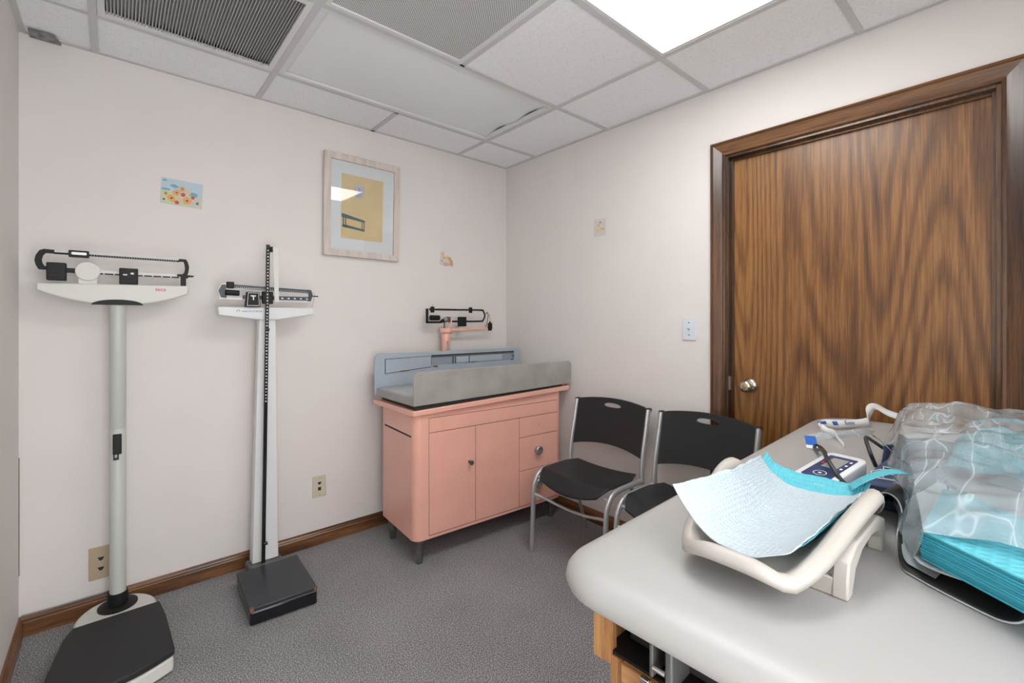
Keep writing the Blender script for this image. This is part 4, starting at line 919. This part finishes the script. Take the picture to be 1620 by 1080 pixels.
hg = obj('stirrup_bracket', box(BM(), (bx0-0.006, 0.128, 0.722), (bx0+0.075, 0.139, 0.790)), mat('bracket_grey', (0.10, 0.10, 0.097), 0.5, 0.2), ET, bevel=0.003)
obj('bracket_plate', box(BM(), (bx0-0.004, 0.158, 0.735), (bx0+0.06, 0.164, 0.782)), bpy.data.materials['bracket_grey'], hg, bevel=0.002)
obj('clip', box(BM(), (bx0-0.018, 0.157, 0.700), (bx0-0.010, 0.170, 0.738)), 'chrome', hg, bevel=0.001)
obj('pin', cyl(BM(), (bx0-0.002, 0.139, 0.750), (bx0-0.002, 0.158, 0.750), 0.004, n=10), 'chrome', hg)
obj('screw', cyl(BM(), (bx0+0.10, 0.10, 0.760), (bx0+0.10, 0.10, 0.790), 0.004, n=10), bpy.data.materials['brass'], hg)

# ================================================================== BABY SCALE ON THE TABLE
bs = thing('baby_scale', 'warm white plastic baby scale with curved tray, standing on the exam table', 'weighing scale', (-1.365, -2.335, TZ))
cxs, cys = -1.360, -2.321
HL, HWd = 0.193, 0.083; CR = 0.065
def tray_z(x, y):
    a = abs(x)/HL; b = abs(y)/HWd
    q = (x-CR)/(HL+CR if x < CR else HL-CR)
    crest = 0.033+0.045*(0.5+0.5*math.cos(PI*min(1, abs(q))))**1.6
    z = 0.0
    if b > 0.45: z = crest*((b-0.45)/0.55)**1.8
    e_ = 0.026*max(0, (a-0.80)/0.20)**2
    return 0.030+max(z, e_)
def sq_pt(r, th, n=3.9):
    c, s = math.cos(th), math.sin(th); k = (abs(c)**n+abs(s)**n)**(-1/n)
    x, y = r*k*c*HL, r*k*s*HWd
    return x, y
bm = BM(); NT = 72; rows = []
for r_ in [0.001]+[k/18 for k in range(1, 19)]:
    row = []
    for k in range(NT):
        x, y = sq_pt(r_, 2*PI*k/NT); bulge = 1+0.13*math.cos(x/HL*PI/2) if abs(y) > HWd*0.6 else 1
        yy = y*(1+0.26*min(1, abs(y)/HWd)**3*math.exp(-((x-CR)/(0.62*HL))**2))
        row.append(bm.verts.new((cxs+x, cys+yy, TZ+tray_z(x, y))))
    rows.append(row)
lastpts = [v.co.copy() for v in rows[-1]]
for off, dz in ((0.007, 0.002), (0.014, 0.000), (0.019, -0.006), (0.020, -0.016)):
    row = []
    for k in range(NT):
        a, b = lastpts[(k-1) % NT], lastpts[(k+1) % NT]; tg = (b-a); nrm = Vector((tg.y, -tg.x, 0)).normalized()
        row.append(bm.verts.new(lastpts[k]+nrm*off+Vector((0, 0, dz))))
    rows.append(row)
for a, b in zip(rows, rows[1:]):
    for i in range(NT): bm.faces.new((a[i], a[(i+1)%NT], b[(i+1)%NT], b[i]))
bm.faces.new(rows[0])
bmesh.ops.recalc_face_normals(bm, faces=bm.faces[:])
obj('tray', bm, 'scale_beige', bs, True, ang=60, solid=0.003, soff=-1)
# base: two end feet joined by an arched body
def arch(y0, y1, flare=0.0):
    out = []
    pts = [(-0.108, 0.0), (-0.086, 0.0), (-0.080, 0.010), (-0.066, 0.030), (-0.030, 0.044), (0.030, 0.048), (0.078, 0.040), (0.094, 0.024), (0.096, 0.0), (0.118, 0.0), (0.122, 0.030), (0.118, 0.050), (0.080, 0.064), (-0.060, 0.064), (-0.098, 0.050), (-0.106, 0.025)]
    return prism(BM(), [(cxs+x, TZ+z) for x, z in pts], y0, y1, 'Y')
obj('base', box(BM(), (cxs-0.092, cys-0.082, TZ+0.008), (cxs+0.100, cys+0.082, TZ+0.030)), 'scale_beige', bs, True, bevel=0.008)
obj('side_arch', arch(cys-0.117, cys-0.097), 'scale_beige', bs, True, bevel=0.003)
obj('side_arch', arch(cys+0.090, cys+0.105), 'scale_beige', bs, True, bevel=0.003)
for fx_ in (-0.100, 0.085):
    for fy_ in (-0.088, 0.074):
        obj('foot', box(BM(), (cxs+fx_, cys+fy_, TZ+0.0005), (cxs+fx_+0.018, cys+fy_+0.016, TZ+0.012)), 'offwhite', bs, True, bevel=0.002)
obj('foot_bar', box(BM(), (cxs-0.106, cys-0.100, TZ+0.0005), (cxs-0.096, cys+0.100, TZ+0.026)), 'scale_beige', bs, True, bevel=0.002)

# pads lying in the tray
def lerp(a, b, t): return a+(b-a)*t
def curve_at(P, v):
    Q = smooth_path(P, 8); f_ = v*(len(Q)-1); i = min(int(f_), len(Q)-2); return Q[i].lerp(Q[i+1], f_-i)
near = [(-1.555, -2.232, 0.982), (-1.540, -2.248, 0.945), (-1.530, -2.275, 0.912), (-1.535, -2.33, 0.905), (-1.528, -2.378, 0.921), (-1.500, -2.392, 0.930)]
mid_ = [(-1.365, -2.240, 0.966), (-1.365, -2.252, 0.940), (-1.365, -2.285, 0.900), (-1.365, -2.33, 0.897), (-1.355, -2.385, 0.914), (-1.350, -2.402, 0.940)]
far_ = [(-1.190, -2.225, 0.955), (-1.188, -2.246, 0.925), (-1.185, -2.275, 0.908), (-1.183, -2.32, 0.905), (-1.180, -2.37, 0.910), (-1.182, -2.400, 0.926)]
def padf(u, v, dx=0.0, dz=0.0, amp=0.0015, over=False):
    a, b, c = curve_at(near, v), curve_at(mid_, v), curve_at(far_, v)
    p = a.lerp(b, u*2) if u < 0.5 else b.lerp(c, u*2-1)
    if over: p.z += 0.17*max(0, u-1.0)+0.0065*min(1, max(0, u-0.94)/0.06)*math.sin(PI*min(1, max(0, (v-0.15)/0.8))); p.y += 0.002*(v < 0.3)
    w = noise.noise(Vector((u*9, v*7, 1.3)))*amp*1.5+noise.noise(Vector((u*30, v*22, 5)))*amp*0.5
    e_ = 0.006*noise.noise(Vector((u*6+9, v*6, 2)))*(1 if min(u, 1-u, v, 1-v) < 0.02 else 0)
    return (p.x+dx+e_, p.y+e_, p.z+dz+w+0.002)
tag(obj('absorbent_pad', grid(BM(), lambda u, v: padf(u, v), 70, 60), 'pad_white', solid=0.0015, soff=1), 'white quilted absorbent pad draped in the tray of the baby scale', 'absorbent pad')
tag(obj('absorbent_pad', grid(BM(), lambda u, v: padf(0.14+u*0.95, 0.05+0.95*v, 0.0, -0.0040, 0.0015, True), 60, 50), 'pad_blue', solid=0.001, soff=1), 'turquoise backing pad showing along the edge beneath the white pad', 'absorbent pad')
# turquoise curl over the far rim
cu_ = [(-1.165, -2.372, 0.925), (-1.150, -2.395, 0.945), (-1.12, -2.417, 0.955), (-1.085, -2.436, 0.953), (-1.05, -2.450, 0.938)]
def curlf(u, v):
    p = curve_at(cu_, v); return (p.x+0.038*(u-0.5), p.y+0.016*(u-0.5), p.z-0.004*u)
tag(obj('pad_scrap', grid(BM(), curlf, 8, 24), 'pad_blue', solid=0.001), 'narrow turquoise pad strip curling over the high rim of the baby scale', 'absorbent pad')

# ================================================================== BLOOD PRESSURE MONITOR, CUFF, STRAP
bp_ = thing('blood_pressure_monitor', 'white blood pressure monitor with navy panel and small display, on the exam table', 'blood pressure monitor', (-0.985, -2.298, TZ), R(-10))
def bpz(x): return 0.036+0.022*(x+0.085)/0.17
o_ = rrect(-0.092, -0.042, 0.085, 0.042, 0.020, 6)
bm = BM(); rr = []
for sc_, k_ in ((0.93, 'b'), (0.97, 'm'), (1.0, 't0'), (1.0, 't1'), (0.985, 't2'), (0.96, 't3')):
    rr.append([bm.verts.new((x*sc_, y*sc_, {'b': 0.001, 'm': 0.004, 't0': bpz(x)-0.012, 't1': bpz(x)-0.004, 't2': bpz(x)-0.001, 't3': bpz(x)}[k_])) for x, y in o_])
n = len(o_)
for a, b in zip(rr, rr[1:]):
    for i in range(n): bm.faces.new((a[i], a[(i+1)%n], b[(i+1)%n], b[i]))
bm.faces.new(rr[0][::-1]); bm.faces.new(rr[-1])
obj('housing', bm, 'device', bp_, ang=50)
def slantp(name, poly, h0, h1, m, parent):
    bm = BM(); A = [bm.verts.new((x, y, bpz(x)+h0)) for x, y in poly]; B = [bm.verts.new((x, y, bpz(x)+h1)) for x, y in poly]; n = len(poly)
    for i in range(n): bm.faces.new((A[i], A[(i+1)%n], B[(i+1)%n], B[i]))
    bm.faces.new(A[::-1]); bm.faces.new(B); return obj(name, bm, m, parent)
pn = slantp('panel', rrect(-0.074, -0.029, 0.064, 0.029, 0.004, 3), -0.001, 0.0006, 'navy_panel', bp_)
slantp('display', rrect(-0.012, -0.016, 0.050, 0.016, 0.001, 2), 0.0004, 0.0010, 'lcd', pn)
bm = BM()
A_ = []
for k in range(24):
    a0, a1 = 2*PI*k/24, 2*PI*(k+1)/24; q = [(-0.050+0.013*math.cos(a0), 0.013*math.sin(a0)), (-0.050+0.013*math.cos(a1), 0.013*math.sin(a1)), (-0.050+0.0115*math.cos(a1), 0.0115*math.sin(a1)), (-0.050+0.0115*math.cos(a0), 0.0115*math.sin(a0))]
    bm.faces.new([bm.verts.new((x, y, bpz(x)+0.0012)) for x, y in q])
for q in (((-0.053, -0.003), (-0.047, 0.003)), ((-0.010, -0.025), (-0.002, -0.020)), ((0.014, -0.025), (0.022, -0.020)), ((0.038, -0.025), (0.046, -0.020))):
    (xa, ya), (xb, yb_) = q; bm.faces.new([bm.verts.new((x, y, bpz(x)+0.0012)) for x, y in ((xa, ya), (xb, ya), (xb, yb_), (xa, yb_))])
obj('button_marks', bm, 'markings', pn, smooth=False)
slantp('red_mark', [(0.004, 0.019), (0.026, 0.019), (0.024, 0.023), (0.006, 0.023)], 0.0008, 0.0013, 'red_print', pn)

tb = [(-0.985, -2.336, 0.867), (-1.020, -2.345, 0.880), (-1.035, -2.335, 0.905), (-1.000, -2.315, 0.925), (-0.930, -2.288, 0.925), (-0.850, -2.262, 0.905), (-0.760, -2.225, 0.880), (-0.690, -2.185, 0.870), (-0.655, -2.173, 0.869), (-0.660, -2.190, 0.869), (-0.730, -2.222, 0.869), (-0.820, -2.248, 0.869), (-0.875, -2.262, 0.870)]
tag(obj('air_tube', tube(BM(), [(-0.955, -2.362, 0.868), (-1.000, -2.352, 0.874), (-1.045, -2.335, 0.895), (-1.010, -2.300, 0.924), (-0.940, -2.272, 0.926), (-0.84, -2.238, 0.905), (-0.74, -2.205, 0.878), (-0.675, -2.180, 0.867), (-0.645, -2.176, 0.867), (-0.665, -2.195, 0.867), (-0.74, -2.228, 0.867), (-0.82, -2.250, 0.867)], 0.0045, n=10), 'tube'), 'black rubber tube looping over the blood pressure monitor', 'tube')
tag(obj('air_tube', tube(BM(), [(-0.840, -2.352, 0.890), (-0.86, -2.345, 0.925), (-0.80, -2.325, 0.945), (-0.70, -2.318, 0.92), (-0.62, -2.33, 0.885)], 0.0045, n=10), 'tube'), 'short black rubber tube arching out of the navy cuff', 'tube')
t = thing('paper_tag', 'small blue and white paper tag at the bend of the black tube', 'tag', (-0.62, -2.155, TZ), R(20))
obj('card', hexa(BM(), [(-0.055, -0.014, 0.001), (0.03, -0.014, 0.001), (0.03, 0.014, 0.001), (-0.055, 0.014, 0.001), (-0.055, -0.014, 0.003), (0.03, -0.014, 0.020), (0.03, 0.014, 0.020), (-0.055, 0.014, 0.003)]), 'strap', t)
obj('blue_band', hexa(BM(), [(-0.035, -0.0145, 0.0075), (0.028, -0.0145, 0.020), (0.028, 0.0145, 0.020), (-0.035, 0.0145, 0.0075), (-0.035, -0.0145, 0.0085), (0.028, -0.0145, 0.0210), (0.028, 0.0145, 0.0210), (-0.035, 0.0145, 0.0085)]), mat('bright_blue', (0.02, 0.13, 0.50), 0.5), t)

# cuff: folded navy fabric with white diagram
cf = thing('pressure_cuff', 'folded navy fabric arm cuff with white printed diagram beside the monitor', 'pressure cuff', (-0.93, -2.40, TZ))
def folded(x0, x1, y0, y1, z, th, seed):
    bm = BM(); N = 20
    def f(u, v):
        x = lerp(x0, x1, u); y = lerp(y0, y1, v); return (x, y, z+0.004*noise.noise(Vector((x*18, y*18, seed)))-0.010*(abs(2*v-1)**4)-0.004*(abs(2*u-1)**4))
    return shell(f, N, N, lambda u, v: (0, 0, -th*(1-0.5*abs(2*v-1)**4)))
cb = obj('lower_fold', folded(-1.050, -0.800, -2.455, -2.352, 0.883, 0.020, 1), 'navy', cf, True, bevel=0.003)
ct = obj('upper_fold', folded(-1.020, -0.800, -2.450, -2.358, 0.904, 0.018, 2), 'navy', cf, True, bevel=0.003)
bm = BM()
dg_ = [[(-1.000, -2.372), (-0.955, -2.366), (-0.925, -2.376), (-0.930, -2.410), (-0.990, -2.412), (-1.000, -2.372)], [(-0.985, -2.392), (-0.960, -2.380), (-0.940, -2.392), (-0.952, -2.402)], [(-0.918, -2.380), (-0.895, -2.376), (-0.890, -2.410), (-0.918, -2.412), (-0.918, -2.380)]]
for ln in dg_: tube(bm, [(x, y, 0.9065) for x, y in ln], 0.0012, n=6, sm=0)
obj('diagram', bm, 'markings', ct, True)
obj('standing_flap', shell(lambda u, v: (-0.80+0.16*u, -2.352-0.028*math.sin(PI*u)-0.01*v, 0.866+0.070*v), 14, 8, lambda u, v: (0, -0.006, 0)), 'navy', cf, True)
c3 = obj('grey_cuff', tube(BM(), [(-0.73, -2.40, 0.885), (-0.69, -2.40, 0.905), (-0.62, -2.42, 0.905), (-0.54, -2.44, 0.890)], 0.050, 0.026, n=18, side=(0, 1, 0)), mat('slate_fabric', (0.075, 0.085, 0.10), 0.8, bump=0.3, bscale=200))
tag(c3, 'dark slate rolled cuff lying behind the navy cuff under the clear bag', 'pressure cuff')

# white strap with printing
def ribbon(pts, w, m, name, wdir=None):
    Q = smooth_path(pts, 8); bm = BM(); prev = None; rows = []
    for i, p in enumerate(Q):
        d = (Q[min(i+1, len(Q)-1)]-Q[max(i-1, 0)]).normalized()
        s = (d.cross(Vector((0, 0, 1)))).normalized() if wdir is None else (Vector(wdir)-d*Vector(wdir).dot(d)).normalized()
        rows.append((bm.verts.new(p-s*w/2), bm.verts.new(p+s*w/2)))
    for a, b in zip(rows, rows[1:]): bm.faces.new((a[0], b[0], b[1], a[1]))
    return obj(name, bm, m, solid=0.0 if m == 'film' else 0.0008)
s1 = thing('lanyard', 'white printed fabric strap lying in loops near the door end of the table', 'strap', (-0.35, -2.15, TZ))
for args in (([(-0.585, -2.232, 0.862), (-0.53, -2.205, 0.866), (-0.48, -2.182, 0.874), (-0.43, -2.150, 0.868), (-0.40, -2.122, 0.873)],),
             ([(-0.40, -2.122, 0.873), (-0.36, -2.128, 0.882), (-0.32, -2.160, 0.880), (-0.24, -2.200, 0.878), (-0.20, -2.215, 0.880)],),
             ([(-0.20, -2.215, 0.878), (-0.13, -2.200, 0.890), (-0.09, -2.200, 0.912), (-0.07, -2.215, 0.914), (-0.06, -2.245, 0.895), (-0.05, -2.290, 0.880)],)):
    r = ribbon(args[0], 0.026, 'strap', 'band', wdir=(0.5, 0.35, 0.75)); r.parent = s1; r.matrix_parent_inverse = pm(s1).inverted()
text('lettering', 'Ente', 0.020, 'blue_print', (-0.292, -2.180, 0.8815), (R(52), 0, R(-35)), s1, 0.0004)
q = obj('printed_square', box(BM(), (-0.009, -0.0005, -0.007), (0.009, 0.0005, 0.007)), 'blue_print', s1); q.location = (0.012, 0.001, 0.0215); q.rotation_euler = (R(-35), 0, R(-35))
q = obj('printed_bar', box(BM(), (-0.022, -0.0005, -0.005), (0.016, 0.0005, 0.005)), 'blue_print', s1); q.location = (-0.025, 0.028, 0.0245); q.rotation_euler = (R(-35), 0, R(-20))
cs = ribbon([(-0.55, -2.13, 0.862), (-0.50, -2.160, 0.868), (-0.42, -2.195, 0.865), (-0.33, -2.225, 0.868), (-0.26, -2.235, 0.865)], 0.035, 'film', 'clear_sleeve', wdir=(0.6, 0.6, 0.3))
tag(cs, 'crinkled clear plastic sleeve lying across the white strap', 'plastic sleeve')

# ================================================================== FOLDED SHEET, PADS, BAG
prof_ = [(-1.125, -2.380, 0.866), (-1.125, -2.390, 0.888), (-1.13, -2.404, 0.909), (-1.135, -2.422, 0.921), (-1.142, -2.439, 0.915), (-1.158, -2.449, 0.893), (-1.20, -2.447, 0.872), (-1.25, -2.455, 0.8655), (-1.306, -2.469, 0.8642), (-1.325, -2.485, 0.8645), (-1.352, -2.530, 0.8640), (-1.372, -2.572, 0.8645), (-1.372, -2.594, 0.872), (-1.360, -2.592, 0.884), (-1.352, -2.560, 0.889), (-1.338, -2.520, 0.885), (-1.330, -2.495, 0.887), (-1.322, -2.485, 0.890)]
def sheetf(u, v):
    p = curve_at(prof_, v)
    return (p.x+0.26*u, p.y-0.035*u+0.003*noise.noise(Vector((u*4, v*9, 3))), max(p.z+0.002*noise.noise(Vector((u*5, v*9, 6))), 0.8640))
tag(obj('folded_mat', grid(BM(), sheetf, 24, 90), ['sheet_top', 'sheet_dark'], solid=0.0025, soff=1), 'grey folded mat with dark underside, looped under the turquoise pad pile', 'mat')

tag(obj('paper_sheet', grid(BM(), lambda u, v: (lambda p: (p[0]+0.004, p[1]-0.002*(v < 0.5), p[2]+0.0042))(sheetf(0.05+0.85*u, lerp(0.26, 0.56, v))), 14, 40), mat('pale_sheet', (0.50, 0.56, 0.60), 0.5)), 'pale grey-blue sheet lying on the dark mat between baby scale and bagged pads', 'sheet')

# pile of turquoise pads (one thing per fold would not show: thin pads, countable at the edge)
c0 = Vector((-1.331, -2.493, 0)); c1 = Vector((-1.084, -2.493, 0)); dd = Vector((-0.078, -0.105, 0)).normalized()
NP = 12
ORD = ['top', 'second', 'third', 'fourth', 'fifth', 'sixth', 'seventh', 'eighth', 'ninth', 'tenth', 'eleventh', 'lowest twelfth']
for k in range(NP):
    z0 = 0.8955+k*0.0034; jit = Vector((random.uniform(-0.002, 0.002), random.uniform(-0.002, 0.002), 0))
    a = c0+jit; b = c1+jit; L_ = 0.30
    pts = [a, b, b+dd*L_*0.95, a+dd*L_]
    bm = hexa(BM(), [(p.x, p.y, z0) for p in (pts[3], pts[2], pts[1], pts[0])]+[(p.x, p.y, z0+0.0031) for p in (pts[3], pts[2], pts[1], pts[0])])
    uvl = bm.loops.layers.uv.new('uv')
    for f_ in bm.faces:
        for lp in f_.loops: lp[uvl].uv = ((lp.vert.co.x+1.5)*2.2, (lp.vert.co.y+2.9)*2.2)
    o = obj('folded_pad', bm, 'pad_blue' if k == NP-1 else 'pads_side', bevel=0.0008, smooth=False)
    tag(o, 'topmost turquoise pad of the pile inside the clear bag' if k == NP-1 else ORD[NP-1-k]+' turquoise pad from the top of the pile in the clear bag', 'absorbent pad', 'turquoise pads in the clear bag')

# crumpled turquoise wraps further back inside the bag
def crf(u, v):
    x = lerp(-0.70, -0.45, u); y = lerp(-2.46, -2.66, v)
    return (x, y, 0.885+0.085*(math.sin(PI*u)*math.sin(PI*v))**0.5+0.022*noise.noise(Vector((x*22, y*22, 4)))+0.006*noise.noise(Vector((x*60, y*60, 8))))
tag(obj('crumpled_wrap', grid(BM(), crf, 50, 36), 'pad_blue', solid=0.001), 'crumpled turquoise wrap at the far end inside the clear bag', 'wrap')

# bag: loose film over everything, crumpled
bagring = []
def bagf(u, v):
    # u: near to far, v: left bottom -> over the top -> right
    x = lerp(-1.345, -0.46, u)
    yl = lerp(-2.484, -2.318, min(1, u*1.2)); yr_ = -2.80
    top = 0.945+0.055*math.sin(min(1, u*1.2)*PI/2)+0.008
    base_ = lerp(0.892, 0.880, u)
    if v < 0.28:
        k = v/0.28; y = yl-0.012*math.sin(k*PI/2); z = lerp(base_, top-0.012, k)
        y += -0.035*(k**2)*(u*0.9+0.1)
    else:
        k = (v-0.28)/0.72; y = lerp(yl-0.012-0.035*(u*0.9+0.1), yr_, k); z = top-0.012+0.014*math.sin(min(1, k*3)*PI/2)
    p = Vector((x, y, z))
    n1 = noise.noise(p*11); n2 = noise.noise(p*28+Vector((7, 3, 1))); n3 = abs(noise.noise(p*17+Vector((1, 9, 4))))
    am = 0.35+0.65*min(1, u*1.5)
    return (x+0.008*n2*am, y+0.008*n1*(v < 0.3), z+(0.020*n1+0.004*n2-0.018*n3)*am*(0.3 if v < 0.05 else 1))
bag = thing('plastic_bag', 'large crumpled clear plastic bag over the turquoise pads on the table', 'plastic bag', (-1.0, -2.55, TZ))
obj('film', grid(BM(), bagf, 90, 90), 'film', bag, True, ang=25)
hem = ribbon([(-0.86, -2.350, 0.965), (-0.95, -2.385, 0.972), (-1.05, -2.434, 0.962), (-1.10, -2.476, 0.964), (-1.15, -2.518, 0.956), (-1.20, -2.566, 0.950)], 0.012, 'film', 'hem', wdir=(0.2, 0.6, 0.7))
hem.parent = bag; hem.matrix_parent_inverse = pm(bag).inverted()
